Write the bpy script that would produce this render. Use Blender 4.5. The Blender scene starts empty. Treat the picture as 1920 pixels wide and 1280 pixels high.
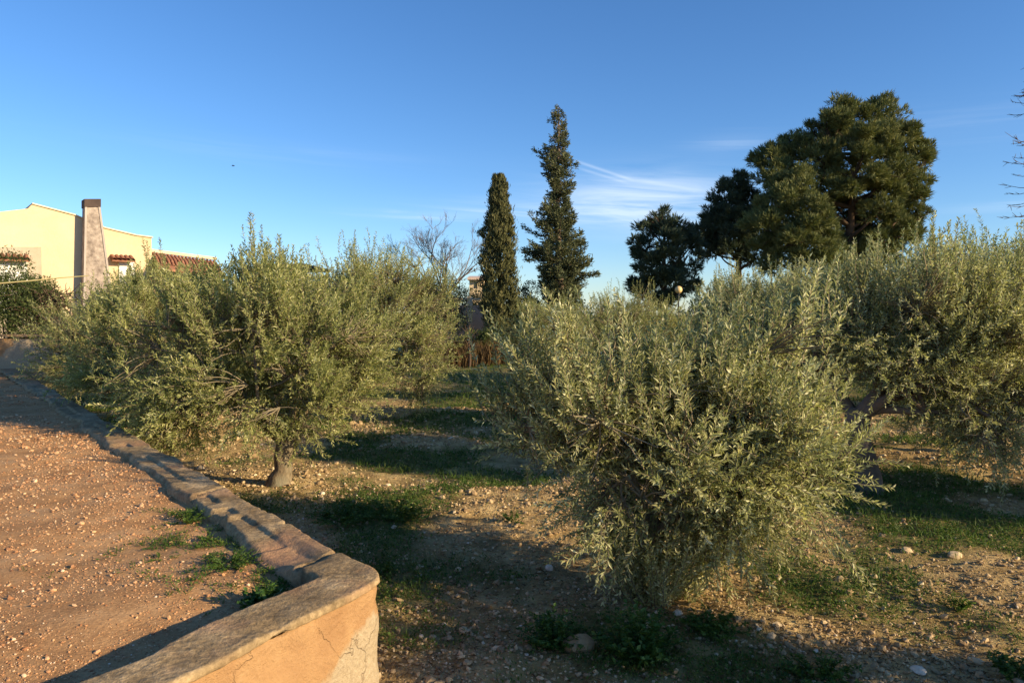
import bpy, math, random
import numpy as np

C = bpy.context.scene
COL = C.collection
random.seed(7)
R = math.radians

# ------------------------------------------------------------------ camera
HC = 1.75                       # eye height above the orchard soil
F = 1387.0                      # focal length in photo pixels (1920 wide)
PITCH = math.atan(50 / F)
cam = bpy.data.cameras.new('camera')
cam.lens = 26.0; cam.sensor_width = 36.0
cam.clip_start = 0.05; cam.clip_end = 20000
camo = bpy.data.objects.new('camera', cam)
COL.objects.link(camo)
camo.location = (0, 0, HC)
camo.rotation_euler = (R(90) - PITCH, 0, 0)
C.camera = camo

# ------------------------------------------------------------------ light
SUN_EL = R(18.0)
SUN_V = np.array([0.906, -0.423, 0.0]); SUN_V /= np.linalg.norm(SUN_V)   # horizontal direction TO the sun
sun = bpy.data.lights.new('sun', 'SUN')
sun.energy = 5.0; sun.angle = R(0.6); sun.color = (1.0, 0.79, 0.48)
so = bpy.data.objects.new('sun', sun); COL.objects.link(so)
so.rotation_euler = (math.pi / 2 - SUN_EL, 0, math.atan2(SUN_V[1], SUN_V[0]) + math.pi / 2)
so.location = (30, -10, 20)

w = bpy.data.worlds.new('World'); C.world = w; w.use_nodes = True
nt = w.node_tree; nt.nodes.clear()


def N(nt, typ, **kw):
    n = nt.nodes.new(typ)
    for k, v in kw.items():
        if k.startswith('i_'):
            n.inputs[k[2:]].default_value = v
        else:
            setattr(n, k, v)
    return n


def mth(nt, op, a, b=None, c=None, clamp=False):
    n = nt.nodes.new('ShaderNodeMath'); n.operation = op; n.use_clamp = clamp
    for i, v in enumerate((a, b, c)):
        if v is None: continue
        if isinstance(v, (int, float)): n.inputs[i].default_value = v
        else: nt.links.new(v, n.inputs[i])
    return n.outputs[0]


sky = N(nt, 'ShaderNodeTexSky', sky_type='NISHITA')
sky.sun_disc = False
sky.sun_elevation = SUN_EL
sky.sun_rotation = math.atan2(SUN_V[0], SUN_V[1])
sky.air_density = 0.95; sky.dust_density = 0.2; sky.ozone_density = 4.0; sky.altitude = 150
tc = N(nt, 'ShaderNodeTexCoord')
sep = N(nt, 'ShaderNodeSeparateXYZ'); nt.links.new(tc.outputs['Generated'], sep.inputs[0])
dx, dy, dz = sep.outputs
hyp = mth(nt, 'SQRT', mth(nt, 'ADD', mth(nt, 'MULTIPLY', dx, dx), mth(nt, 'MULTIPLY', dy, dy)))
az = mth(nt, 'ARCTAN2', dx, dy)
el = mth(nt, 'ARCTAN2', dz, hyp)


def az_el(px, py):
    u = (px - 960) / F; v = (590 - py) / F
    return math.atan(u), math.atan(v / math.sqrt(1 + u * u))


def streaks(scale_a, scale_e, lo, hi, seed, dist=1.5):
    cb = N(nt, 'ShaderNodeCombineXYZ')
    nt.links.new(mth(nt, 'MULTIPLY', az, scale_a), cb.inputs[0])
    nt.links.new(mth(nt, 'MULTIPLY', mth(nt, 'ADD', el, mth(nt, 'MULTIPLY', az, 0.05)), scale_e), cb.inputs[1])
    cb.inputs[2].default_value = seed
    no = N(nt, 'ShaderNodeTexNoise', i_Scale=1.0, i_Detail=6.0, i_Roughness=0.6, i_Distortion=dist)
    nt.links.new(cb.outputs[0], no.inputs['Vector'])
    mr = N(nt, 'ShaderNodeMapRange', clamp=True)
    mr.inputs['From Min'].default_value = lo; mr.inputs['From Max'].default_value = hi
    nt.links.new(no.outputs['Fac'], mr.inputs['Value'])
    return mr.outputs['Result']


def blob(px, py, sx, sy):
    a0, e0 = az_el(px, py)
    a = mth(nt, 'DIVIDE', mth(nt, 'SUBTRACT', az, a0), sx / F)
    e = mth(nt, 'DIVIDE', mth(nt, 'SUBTRACT', el, e0), sy / F)
    d2 = mth(nt, 'ADD', mth(nt, 'MULTIPLY', a, a), mth(nt, 'MULTIPLY', e, e))
    return mth(nt, 'EXPONENT', mth(nt, 'MULTIPLY', d2, -1.0))


def trail(p0, p1, wpx, amp):
    a0, e0 = az_el(*p0); a1, e1 = az_el(*p1)
    L = math.hypot(a1 - a0, e1 - e0); ux, uy = (a1 - a0) / L, (e1 - e0) / L
    ra = mth(nt, 'SUBTRACT', az, a0); re = mth(nt, 'SUBTRACT', el, e0)
    t = mth(nt, 'DIVIDE', mth(nt, 'ADD', mth(nt, 'MULTIPLY', ra, ux), mth(nt, 'MULTIPLY', re, uy)), L)
    n = mth(nt, 'ADD', mth(nt, 'MULTIPLY', ra, -uy), mth(nt, 'MULTIPLY', re, ux))
    g = mth(nt, 'DIVIDE', n, wpx / F)
    g = mth(nt, 'EXPONENT', mth(nt, 'MULTIPLY', mth(nt, 'MULTIPLY', g, g), -1.0))
    tt = mth(nt, 'MULTIPLY', mth(nt, 'SUBTRACT', t, 0.5), 2.0)
    t4 = mth(nt, 'POWER', mth(nt, 'ABSOLUTE', tt), 6.0)
    return mth(nt, 'MULTIPLY', mth(nt, 'MULTIPLY', g, mth(nt, 'EXPONENT', mth(nt, 'MULTIPLY', t4, -1.2))), amp)


st1 = streaks(6, 62, 0.30, 0.70, 5.3, .7)
st2 = streaks(4, 90, 0.45, 0.75, 9.7, 0.6)
cl = mth(nt, 'MULTIPLY', mth(nt, 'MULTIPLY', st1, blob(1200, 378, 165, 44)), 1.1)
for px, py, sx, sy, a in ((850, 405, 130, 9, .6), (1140, 412, 130, 13, .6), (1880, 388, 80, 6, .6), (1370, 268, 70, 14, .3),
                          (1320, 430, 160, 30, .3), (980, 395, 170, 22, .32), (1800, 240, 200, 30, .12), (520, 290, 300, 20, .08)):
    cl = mth(nt, 'ADD', cl, mth(nt, 'MULTIPLY', mth(nt, 'MULTIPLY', blob(px, py, sx, sy), mth(nt, 'ADD', st2, 0.25)), a))
cl = mth(nt, 'ADD', cl, trail((1075, 303), (1185, 340), 2.6, .32))
cl = mth(nt, 'ADD', cl, trail((1085, 318), (1175, 345), 2.6, .26))
cl = mth(nt, 'ADD', cl, trail((1150, 332), (1330, 362), 4.0, .22))
cl = mth(nt, 'MULTIPLY', mth(nt, 'MINIMUM', cl, 0.85), 0.62)
mix = N(nt, 'ShaderNodeMix', data_type='RGBA')
nt.links.new(cl, mix.inputs['Factor'])
hs = N(nt, 'ShaderNodeHueSaturation', i_Saturation=1.12, i_Value=1.0)
nt.links.new(sky.outputs[0], hs.inputs['Color'])
tintn = N(nt, 'ShaderNodeMix', data_type='RGBA', blend_type='MULTIPLY')
tintn.inputs['Factor'].default_value = 1.0; tintn.inputs['B'].default_value = (0.98, 1.0, 1.09, 1)
nt.links.new(hs.outputs[0], tintn.inputs['A'])
nt.links.new(tintn.outputs['Result'], mix.inputs['A'])
mix.inputs['B'].default_value = (6.0, 6.6, 7.3, 1)
SKY_K = 0.104
bg = N(nt, 'ShaderNodeBackground', i_Strength=SKY_K)
nt.links.new(mix.outputs['Result'], bg.inputs['Color'])
wo = N(nt, 'ShaderNodeOutputWorld'); nt.links.new(bg.outputs[0], wo.inputs[0])
C.view_settings.view_transform = 'Standard'; C.view_settings.look = 'None'
C.view_settings.exposure = 0.78; C.view_settings.gamma = 1.0


# ------------------------------------------------------------------ helpers
def ray(px, py):
    """direction with y = 1 through a photo pixel"""
    xc = (px - 960) / F; yc = (640 - py) / F
    c, s = math.cos(PITCH), math.sin(PITCH)
    d = np.array([xc, c + yc * s, yc * c - s])
    return d / d[1]


def P(px, py, depth):
    d = ray(px, py); return np.array([d[0] * depth, depth, HC + d[2] * depth])


def hsh(ix, iy, iz, seed):
    n = (ix * 374761393 + iy * 668265263 + iz * 2147483647 + seed * 1274126177) & 0xFFFFFFFF
    n = ((n ^ (n >> 13)) * 1274126177) & 0xFFFFFFFF
    n = (n ^ (n >> 16)) & 0xFFFFFF
    return n / float(0xFFFFFF)


def vnoise(x, y, z=None, seed=0):
    x = np.asarray(x, float); y = np.asarray(y, float)
    z = np.zeros_like(x) if z is None else np.asarray(z, float)
    ix = np.floor(x).astype(np.int64); iy = np.floor(y).astype(np.int64); iz = np.floor(z).astype(np.int64)
    fx, fy, fz = x - ix, y - iy, z - iz
    fx = fx * fx * (3 - 2 * fx); fy = fy * fy * (3 - 2 * fy); fz = fz * fz * (3 - 2 * fz)
    r = 0
    for a in (0, 1):
        for b in (0, 1):
            for c in (0, 1):
                wgt = (fx if a else 1 - fx) * (fy if b else 1 - fy) * (fz if c else 1 - fz)
                r = r + wgt * hsh(ix + a, iy + b, iz + c, seed)
    return r


def fbm(x, y, z=None, octv=4, seed=0, gain=0.5):
    r = 0; a = 1; s = 0
    for k in range(octv):
        r = r + a * vnoise(np.asarray(x) * 2 ** k, np.asarray(y) * 2 ** k, None if z is None else np.asarray(z) * 2 ** k, seed + k * 17)
        s += a; a *= gain
    return r / s


def unit(v):
    return v / np.maximum(np.linalg.norm(v, axis=-1, keepdims=True), 1e-9)


def perp(d):
    up = np.where(np.abs(d[..., 2:3]) < 0.9, np.array([0., 0, 1]), np.array([1., 0, 0]))
    a = unit(np.cross(d, up)); return a, np.cross(d, a)


class MB:
    """collects arrays of faces and links them as ONE mesh object"""
    def __init__(s):
        s.v = []; s.f = []; s.n = 0

    def add(s, v, f, mat=0, tint=None, smooth=False):
        v = np.asarray(v, float).reshape(-1, 3); f = np.asarray(f, np.int64)
        t = np.full(len(v), 0.5) if tint is None else np.broadcast_to(np.asarray(tint, float), (len(v),))
        s.v.append((v, t)); s.f.append((f + s.n, mat, smooth)); s.n += len(v)

    def build(s, name, mats, parent=None, loc=None):
        me = bpy.data.meshes.new(name)
        V = np.concatenate([a for a, _ in s.v]); T = np.concatenate([t for _, t in s.v])
        me.vertices.add(len(V)); me.vertices.foreach_set('co', V.astype(np.float32).ravel())
        lv = np.concatenate([f.ravel() for f, _, _ in s.f])
        lt = np.concatenate([np.full(len(f), f.shape[1]) for f, _, _ in s.f])
        mi = np.concatenate([np.full(len(f), m) for f, m, _ in s.f])
        sm = np.concatenate([np.full(len(f), q) for f, _, q in s.f])
        me.loops.add(len(lv)); me.loops.foreach_set('vertex_index', lv.astype(np.int32))
        me.polygons.add(len(lt))
        me.polygons.foreach_set('loop_start', (np.cumsum(lt) - lt).astype(np.int32))
        me.polygons.foreach_set('loop_total', lt.astype(np.int32))
        me.polygons.foreach_set('material_index', mi.astype(np.int32))
        me.polygons.foreach_set('use_smooth', sm.astype(bool))
        at = me.attributes.new('tint', 'FLOAT', 'POINT'); at.data.foreach_set('value', T.astype(np.float32))
        if not isinstance(mats, (list, tuple)): mats = [mats]
        for m in mats: me.materials.append(m)
        me.update(calc_edges=True); me.validate()
        o = bpy.data.objects.new(name, me); COL.objects.link(o)
        if parent: o.parent = parent
        if loc is not None: o.location = loc
        return o

    # --- shapes
    def leaves(s, base, d, nrm, L, W, mat=0, tint=None, curl=0.12):
        """diamond leaves: base points, directions, face normals, lengths, widths"""
        n = len(base); L = np.broadcast_to(L, (n,))[:, None]; W = np.broadcast_to(W, (n,))[:, None]
        side = unit(np.cross(d, nrm)); up = np.cross(side, d)
        mid = base + d * L * 0.48
        v = np.stack([base, mid + side * W * .5 + up * L * curl * .5, base + d * L - up * L * curl, mid - side * W * .5 + up * L * curl * .5], 1)
        f = np.arange(n * 4).reshape(n, 4)
        s.add(v, f, mat, None if tint is None else np.repeat(tint, 4))

    def tubes(s, paths, rad, sides=3, mat=0, tint=None, smooth=True):
        paths = np.asarray(paths, float); rad = np.asarray(rad, float)
        n, k, _ = paths.shape
        t = np.gradient(paths, axis=1); t = unit(t)
        a, b = perp(t)
        ang = np.arange(sides) / sides * 2 * math.pi
        ring = (a[:, :, None, :] * np.cos(ang)[None, None, :, None] + b[:, :, None, :] * np.sin(ang)[None, None, :, None])
        v = paths[:, :, None, :] + ring * rad[:, :, None, None]
        idx = np.arange(n * k * sides).reshape(n, k, sides)
        q0 = idx[:, :-1, :]; q1 = idx[:, 1:, :]
        f = np.stack([q0, np.roll(q0, -1, 2), np.roll(q1, -1, 2), q1], -1).reshape(-1, 4)
        s.add(v, f, mat, tint if tint is None or np.ndim(tint) == 0 else np.repeat(tint, k * sides), smooth)

    def trunk(s, path, rad, sides=14, mat=0, seed=0, rough=0.12):
        """one knobbly tube, resampled"""
        path = np.asarray(path, float); rad = np.asarray(rad, float)
        k = 5 * (len(path) - 1) + 1
        u = np.linspace(0, len(path) - 1, k); i = np.minimum(u.astype(int), len(path) - 2); fr = (u - i)[:, None]
        pm = np.vstack([2 * path[0] - path[1], path, 2 * path[-1] - path[-2]])
        p0, p1, p2, p3 = pm[i], pm[i + 1], pm[i + 2], pm[i + 3]
        pt = .5 * ((2 * p1) + (p2 - p0) * fr + (2 * p0 - 5 * p1 + 4 * p2 - p3) * fr ** 2 + (3 * p1 - p0 - 3 * p2 + p3) * fr ** 3)
        rr = np.interp(u, np.arange(len(rad)), rad)
        t = unit(np.gradient(pt, axis=0)); a, b = perp(t)
        for j in range(1, k):      # keep frames from twisting
            a[j] = unit(a[j - 1] - t[j] * np.dot(a[j - 1], t[j])); b[j] = np.cross(t[j], a[j])
        ang = np.arange(sides) / sides * 2 * math.pi
        ring = a[:, None] * np.cos(ang)[None, :, None] + b[:, None] * np.sin(ang)[None, :, None]
        nz = fbm(ring[..., 0] * 1.6 + seed, ring[..., 1] * 1.6, pt[:, None, 2] * 5 + ring[..., 2], 3, seed)
        v = pt[:, None] + ring * (rr[:, None] * (1 + (nz - .5) * rough * 6))[..., None]
        idx = np.arange(k * sides).reshape(k, sides)
        f = np.stack([idx[:-1], np.roll(idx[:-1], -1, 1), np.roll(idx[1:], -1, 1), idx[1:]], -1).reshape(-1, 4)
        s.add(v, f, mat, None, True)

    def box(s, lo, hi, mat=0, M=None):
        x0, y0, z0 = lo; x1, y1, z1 = hi
        v = np.array([[x0, y0, z0], [x1, y0, z0], [x1, y1, z0], [x0, y1, z0], [x0, y0, z1], [x1, y0, z1], [x1, y1, z1], [x0, y1, z1]], float)
        if M is not None: v = v @ M[:, :3].T + M[:, 3]
        s.add(v, [[0, 3, 2, 1], [4, 5, 6, 7], [0, 1, 5, 4], [1, 2, 6, 5], [2, 3, 7, 6], [3, 0, 4, 7]], mat)


def worg(o):
    p = np.zeros(3)
    while o is not None: p = p + np.array(o.location); o = o.parent
    return p


def tag(o, label=None, cat=None, group=None, kind=None):
    if label: o['label'] = label
    if cat: o['category'] = cat
    if group: o['group'] = group
    if kind: o['kind'] = kind
    return o


def thing(name, loc, label, cat, group=None, rz=0):
    o = bpy.data.objects.new(name, None); COL.objects.link(o)
    o.location = loc; o.rotation_euler = (0, 0, rz); o.empty_display_size = .2
    return tag(o, label, cat, group)


def copy_thing(src, loc, rz, sc, label):
    c = src.copy(); COL.objects.link(c); c.location = loc; c.rotation_euler = (0, 0, rz); c.scale = (sc, sc, sc)
    c['label'] = label
    for ch in list(src.children):
        k = ch.copy(); COL.objects.link(k); k.parent = c
    return c


# ------------------------------------------------------------------ materials
def mat(name, rough=0.9, spec=0.2):
    m = bpy.data.materials.new(name); m.use_nodes = True
    t = m.node_tree; b = t.nodes['Principled BSDF']
    b.inputs['Roughness'].default_value = rough
    b.inputs['Specular IOR Level'].default_value = spec
    return m, t, b


def ramp(t, fac, stops):
    r = t.nodes.new('ShaderNodeValToRGB')
    el_ = r.color_ramp.elements
    while len(el_) < len(stops): el_.new(0.5)
    for e, (p, c) in zip(el_, stops):
        e.position = p; e.color = (*c, 1)
    t.links.new(fac, r.inputs[0]); return r.outputs[0]


def noise(t, scale, detail=5, rough=0.6, dist=0.0, vec=None):
    n = N(t, 'ShaderNodeTexNoise', i_Scale=scale, i_Detail=detail, i_Roughness=rough, i_Distortion=dist)
    if vec is None:
        g = t.nodes.new('ShaderNodeTexCoord'); vec = g.outputs['Object']
    t.links.new(vec, n.inputs['Vector']); return n.outputs['Fac']


def mixc(t, fac, a, b, mode='MIX'):
    m = N(t, 'ShaderNodeMix', data_type='RGBA', blend_type=mode)
    for key, v in (('Factor', fac), ('A', a), ('B', b)):
        if isinstance(v, (float, int)): m.inputs[key].default_value = v
        elif isinstance(v, tuple): m.inputs[key].default_value = (*v, 1)
        else: t.links.new(v, m.inputs[key])
    return m.outputs['Result']


def mrange(t, v, a, b, c=0.0, d=1.0):
    n = N(t, 'ShaderNodeMapRange', clamp=True)
    for k, x in (('From Min', a), ('From Max', b), ('To Min', c), ('To Max', d)): n.inputs[k].default_value = x
    t.links.new(v, n.inputs['Value']); return n.outputs['Result']


def bump(t, b, h, strength=0.5, dist=0.02):
    n = N(t, 'ShaderNodeBump', i_Strength=strength, i_Distance=dist)
    t.links.new(h, n.inputs['Height']); t.links.new(n.outputs[0], b.inputs['Normal'])


def leaf_mat(name, stops, rough=0.5, spec=0.4, trans=0.25, var=2.5):
    m, t, b = mat(name, rough, spec)
    a = N(t, 'ShaderNodeAttribute', attribute_name='tint')
    c = ramp(t, a.outputs['Fac'], stops)
    nz = noise(t, var, 2)
    c = mixc(t, 1.0, c, ramp(t, nz, [(0.3, (0.72, 0.78, 0.7)), (0.7, (1.2, 1.15, 1.05))]), 'MULTIPLY')
    t.links.new(c, b.inputs['Base Color'])
    tr = t.nodes.new('ShaderNodeBsdfTranslucent')
    t.links.new(mixc(t, 1.0, c, (1.2, 1.28, 0.85), 'MULTIPLY'), tr.inputs['Color'])
    ms = N(t, 'ShaderNodeMixShader'); ms.inputs[0].default_value = trans
    t.links.new(b.outputs[0], ms.inputs[1]); t.links.new(tr.outputs[0], ms.inputs[2])
    t.links.new(ms.outputs[0], t.nodes['Material Output'].inputs['Surface'])
    return m


M = {}
M['olive'] = leaf_mat('olive_leaf', [(0.0, (0.13, 0.14, 0.060)), (0.3, (0.26, 0.27, 0.125)), (0.6, (0.45, 0.44, 0.240)), (0.8, (0.64, 0.615, 0.39)), (1, (0.82, 0.78, 0.57))], 0.45, 0.45, 0.40)
M['olive_fresh'] = leaf_mat('olive_leaf_fresh', [(0.0, (0.13, 0.15, 0.050)), (0.35, (0.27, 0.29, 0.105)), (0.7, (0.46, 0.46, 0.205)), (0.88, (0.62, 0.60, 0.33)), (1, (0.78, 0.74, 0.50))], 0.5, 0.4, 0.42)
M['fir'] = leaf_mat('fir_needle', [(0, (0.05, 0.062, 0.036)), (0.5, (0.105, 0.12, 0.065)), (1, (0.22, 0.22, 0.12))], 0.7, 0.2, 0.1)
M['cypress'] = leaf_mat('cypress_scale', [(0, (0.05, 0.06, 0.030)), (0.5, (0.12, 0.125, 0.060)), (1, (0.25, 0.225, 0.11))], 0.7, 0.2, 0.1)
M['pine'] = leaf_mat('pine_needle', [(0, (0.065, 0.09, 0.042)), (0.5, (0.15, 0.165, 0.062)), (1, (0.30, 0.28, 0.10))], 0.6, 0.25, 0.15, 0.8)
M['pine_dark'] = leaf_mat('dark_pine_needle', [(0, (0.032, 0.058, 0.048)), (0.5, (0.066, 0.092, 0.060)), (1, (0.14, 0.155, 0.08))], 0.6, 0.25, 0.08, 0.8)  # bluish cast puts the haze of distance into the needle colour
M['shrub'] = leaf_mat('shrub_leaf', [(0, (0.025, 0.04, 0.014)), (0.5, (0.06, 0.085, 0.025)), (1, (0.14, 0.165, 0.05))], 0.6, 0.3, 0.2)
M['weed'] = leaf_mat('weed_leaf', [(0, (0.035, 0.075, 0.012)), (0.5, (0.075, 0.135, 0.022)), (0.85, (0.16, 0.21, 0.05)), (1, (0.30, 0.27, 0.11))], 0.55, 0.3, 0.35)
M['lush'] = leaf_mat('lush_leaf', [(0, (0.025, 0.065, 0.012)), (0.6, (0.065, 0.135, 0.024)), (1, (0.16, 0.24, 0.06))], 0.5, 0.35, 0.3)
M['straw'] = leaf_mat('straw', [(0, (0.09, 0.055, 0.03)), (0.6, (0.19, 0.12, 0.065)), (1, (0.36, 0.26, 0.14))], 0.8, 0.1, 0.25)

m, t, b = mat('olive_bark', 0.95, 0.1)
g = t.nodes.new('ShaderNodeTexCoord'); mp = N(t, 'ShaderNodeMapping'); mp.inputs['Scale'].default_value = (1, 1, 0.35)
t.links.new(g.outputs['Object'], mp.inputs[0])
n1 = noise(t, 28, 6, 0.7, 0.6, mp.outputs[0]); n2 = noise(t, 5, 3)
t.links.new(mixc(t, mrange(t, n2, .4, .65), ramp(t, n1, [(0.3, (0.07, 0.05, 0.03)), (0.55, (0.24, 0.18, 0.115)), (0.75, (0.40, 0.33, 0.23))]), (0.19, 0.17, 0.12)), b.inputs['Base Color'])
bump(t, b, n1, 0.9, 0.02); M['bark'] = m
m, t, b = mat('twig_bark', 0.9, 0.1)
t.links.new(ramp(t, noise(t, 6, 3), [(0.3, (0.14, 0.11, 0.07)), (0.7, (0.30, 0.25, 0.17))]), b.inputs['Base Color']); M['twig'] = m
m, t, b = mat('grey_bark', 0.95, 0.1)
t.links.new(ramp(t, noise(t, 4, 4), [(0.3, (0.10, 0.075, 0.055)), (0.7, (0.24, 0.18, 0.14))]), b.inputs['Base Color']); M['greybark'] = m
m, t, b = mat('dark_bark', 0.95, 0.1)
t.links.new(ramp(t, noise(t, 3, 4), [(0.3, (0.05, 0.035, 0.025)), (0.7, (0.15, 0.10, 0.07))]), b.inputs['Base Color']); M['darkbark'] = m

# soil
m, t, b = mat('orchard_soil', 0.97, 0.08)
big = noise(t, 0.55, 4); midn = noise(t, 3.5, 6, 0.65); fine = noise(t, 38, 5, 0.7)
c = ramp(t, midn, [(0.28, (0.21, 0.135, 0.058)), (0.5, (0.43, 0.30, 0.14)), (0.72, (0.63, 0.475, 0.245))])
c = mixc(t, 0.75, c, ramp(t, fine, [(0.3, (0.55, 0.5, 0.45)), (0.6, (1.1, 1.08, 1.0)), (0.78, (1.7, 1.65, 1.5))]), 'MULTIPLY')
grn = noise(t, 1.3, 5, 0.7, 0.4)
at = N(t, 'ShaderNodeAttribute', attribute_name='tint')     # ground-cover density written per vertex
gm = mth(t, 'MULTIPLY', at.outputs['Fac'], mrange(t, fine, 0.35, 0.6, 0.35, 1.0))
c = mixc(t, gm, c, ramp(t, noise(t, 14, 3), [(0.3, (0.045, 0.070, 0.018)), (0.7, (0.125, 0.150, 0.042))]))
t.links.new(c, b.inputs['Base Color'])
bump(t, b, mth(t, 'ADD', fine, mth(t, 'MULTIPLY', midn, 1.5)), 0.8, 0.03); M['soil'] = m

m, t, b = mat('terrace_gravel', 0.97, 0.08)
midn = noise(t, 4, 6, 0.65); fine = noise(t, 60, 5, 0.75); vo = N(t, 'ShaderNodeTexVoronoi', i_Scale=70.0)
g = t.nodes.new('ShaderNodeTexCoord'); t.links.new(g.outputs['Object'], vo.inputs['Vector'])
c = ramp(t, midn, [(0.28, (0.33, 0.175, 0.078)), (0.5, (0.46, 0.265, 0.125)), (0.75, (0.58, 0.37, 0.195))])
c = mixc(t, 0.8, c, ramp(t, fine, [(0.3, (0.62, 0.58, 0.55)), (0.6, (1.05, 1.03, 1.0)), (0.78, (1.45, 1.42, 1.4))]), 'MULTIPLY')
t.links.new(c, b.inputs['Base Color'])
bump(t, b, mth(t, 'ADD', fine, mth(t, 'MULTIPLY', vo.outputs['Distance'], 0.3)), 0.6, 0.010); M['gravel'] = m


def stone_mat(name, stops):
    m, t, b = mat(name, 0.9, 0.15)
    a = N(t, 'ShaderNodeAttribute', attribute_name='tint')
    c = ramp(t, a.outputs['Fac'], stops)
    c = mixc(t, 0.6, c, ramp(t, noise(t, 45, 4), [(0.3, (0.65, 0.62, 0.6)), (0.7, (1.15, 1.12, 1.1))]), 'MULTIPLY')
    t.links.new(c, b.inputs['Base Color']); return m


M['stone'] = stone_mat('field_stone', [(0, (0.21, 0.14, 0.075)), (0.5, (0.42, 0.30, 0.165)), (0.85, (0.62, 0.48, 0.29)), (1, (0.76, 0.69, 0.56))])
M['grit'] = stone_mat('gravel_grit', [(0, (0.26, 0.12, 0.06)), (0.5, (0.52, 0.29, 0.15)), (0.8, (0.64, 0.43, 0.25)), (1, (0.80, 0.68, 0.52))])

m, t, b = mat('coping_mortar', 0.95, 0.1)
n1 = noise(t, 5, 6, 0.65); n2 = noise(t, 40, 5, 0.7); n3 = noise(t, 1.6, 4)
c = ramp(t, n1, [(0.3, (0.15, 0.105, 0.058)), (0.5, (0.31, 0.225, 0.125)), (0.72, (0.52, 0.39, 0.23))])
c = mixc(t, mrange(t, n3, .5, .68), c, (0.40, 0.235, 0.135))
c = mixc(t, 0.7, c, ramp(t, n2, [(0.3, (0.6, 0.58, 0.56)), (0.7, (1.25, 1.22, 1.2))]), 'MULTIPLY')
t.links.new(c, b.inputs['Base Color']); bump(t, b, mth(t, 'ADD', n2, n1), 0.7, 0.012); M['coping'] = m

m, t, b = mat('wall_render', 0.95, 0.1)
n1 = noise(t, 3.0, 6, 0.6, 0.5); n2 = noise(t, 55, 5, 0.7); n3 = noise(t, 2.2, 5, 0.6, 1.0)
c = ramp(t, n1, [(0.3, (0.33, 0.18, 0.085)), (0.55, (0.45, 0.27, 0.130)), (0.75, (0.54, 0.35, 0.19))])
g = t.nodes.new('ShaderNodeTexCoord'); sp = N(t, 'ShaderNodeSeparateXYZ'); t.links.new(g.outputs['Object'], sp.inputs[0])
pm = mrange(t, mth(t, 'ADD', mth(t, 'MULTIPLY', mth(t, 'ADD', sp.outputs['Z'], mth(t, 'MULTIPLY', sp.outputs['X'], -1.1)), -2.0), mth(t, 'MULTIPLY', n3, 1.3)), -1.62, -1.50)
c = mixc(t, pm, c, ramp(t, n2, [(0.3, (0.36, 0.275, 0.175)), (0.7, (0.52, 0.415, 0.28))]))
vo = N(t, 'ShaderNodeTexVoronoi', feature='DISTANCE_TO_EDGE', i_Scale=1.5)
dv = N(t, 'ShaderNodeMix', data_type='RGBA'); dv.inputs['Factor'].default_value = 0.25
nn = N(t, 'ShaderNodeTexNoise', i_Scale=6.0, i_Detail=5.0); t.links.new(g.outputs['Object'], nn.inputs['Vector'])
t.links.new(g.outputs['Object'], dv.inputs['A']); t.links.new(nn.outputs['Color'], dv.inputs['B'])
t.links.new(dv.outputs['Result'], vo.inputs['Vector'])
crack = mrange(t, vo.outputs['Distance'], 0.004, 0.0, 0, 1)
crack = mth(t, 'MULTIPLY', crack, mrange(t, n3, .45, .60, 0, .38))
c = mixc(t, crack, c, (0.2, 0.11, 0.055))
t.links.new(c, b.inputs['Base Color']); bump(t, b, mth(t, 'SUBTRACT', mth(t, 'ADD', n2, n1), crack), 0.9, 0.02); M['render'] = m


def plain(name, c1, c2, scale=1.5, rough=0.9, bumps=0.0, bscale=25):
    m, t, b = mat(name, rough, 0.2)
    c = mixc(t, 0.5, ramp(t, noise(t, scale, 5), [(0.3, c1), (0.7, c2)]), ramp(t, noise(t, bscale, 4), [(0.3, (0.85, 0.84, 0.83)), (0.7, (1.1, 1.1, 1.1))]), 'MULTIPLY')
    t.links.new(c, b.inputs['Base Color'])
    if bumps: bump(t, b, noise(t, bscale, 4), bumps, 0.02)
    M[name] = m
    return m


plain('yellow_plaster', (0.60, 0.46, 0.29), (0.72, 0.58, 0.385), 0.5, 0.9, 0.2)
plain('cream_trim', (0.62, 0.50, 0.33), (0.75, 0.63, 0.45))
plain('chimney_stone', (0.17, 0.135, 0.115), (0.46, 0.385, 0.33), 5.5, 0.9, 0.9, 14)
plain('chimney_trim', (0.36, 0.31, 0.28), (0.46, 0.40, 0.36))
plain('cap_brown', (0.06, 0.045, 0.04), (0.10, 0.07, 0.06))
plain('clay_tile', (0.17, 0.07, 0.04), (0.42, 0.20, 0.12), 5)
plain('grey_panel', (0.40, 0.33, 0.24), (0.5, 0.42, 0.32))
plain('white_paint', (0.70, 0.68, 0.64), (0.8, 0.78, 0.74))
plain('dark_roof', (0.03, 0.03, 0.035), (0.06, 0.055, 0.05))
plain('pink_plaster', (0.55, 0.40, 0.32), (0.65, 0.50, 0.40))
plain('dark_metal', (0.05, 0.05, 0.05), (0.08, 0.08, 0.08))
plain('cane', (0.50, 0.42, 0.18), (0.6, 0.5, 0.25))
plain('bird_feather', (0.02, 0.02, 0.02), (0.04, 0.04, 0.04))
m, t, b = mat('window_glass', 0.1, 0.5); b.inputs['Base Color'].default_value = (0.10, 0.24, 0.25, 1); M['glass'] = m
m, t, b = mat('lamp_globe', 0.4, 0.4); b.inputs['Base Color'].default_value = (0.72, 0.50, 0.22, 1); M['globe'] = m


# ------------------------------------------------------------------ ground
CX = np.array([-0.525, 3.09])                        # corner of the terrace
A1 = np.array([-0.49, -0.8717]); A2 = np.array([-0.624, 0.7814])
N1 = np.array([0.8717, -0.49]); N2 = np.array([0.7814, 0.624])    # outward normals of the two arms
TZ = 0.63                                           # level of the coping top above the soil


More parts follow.
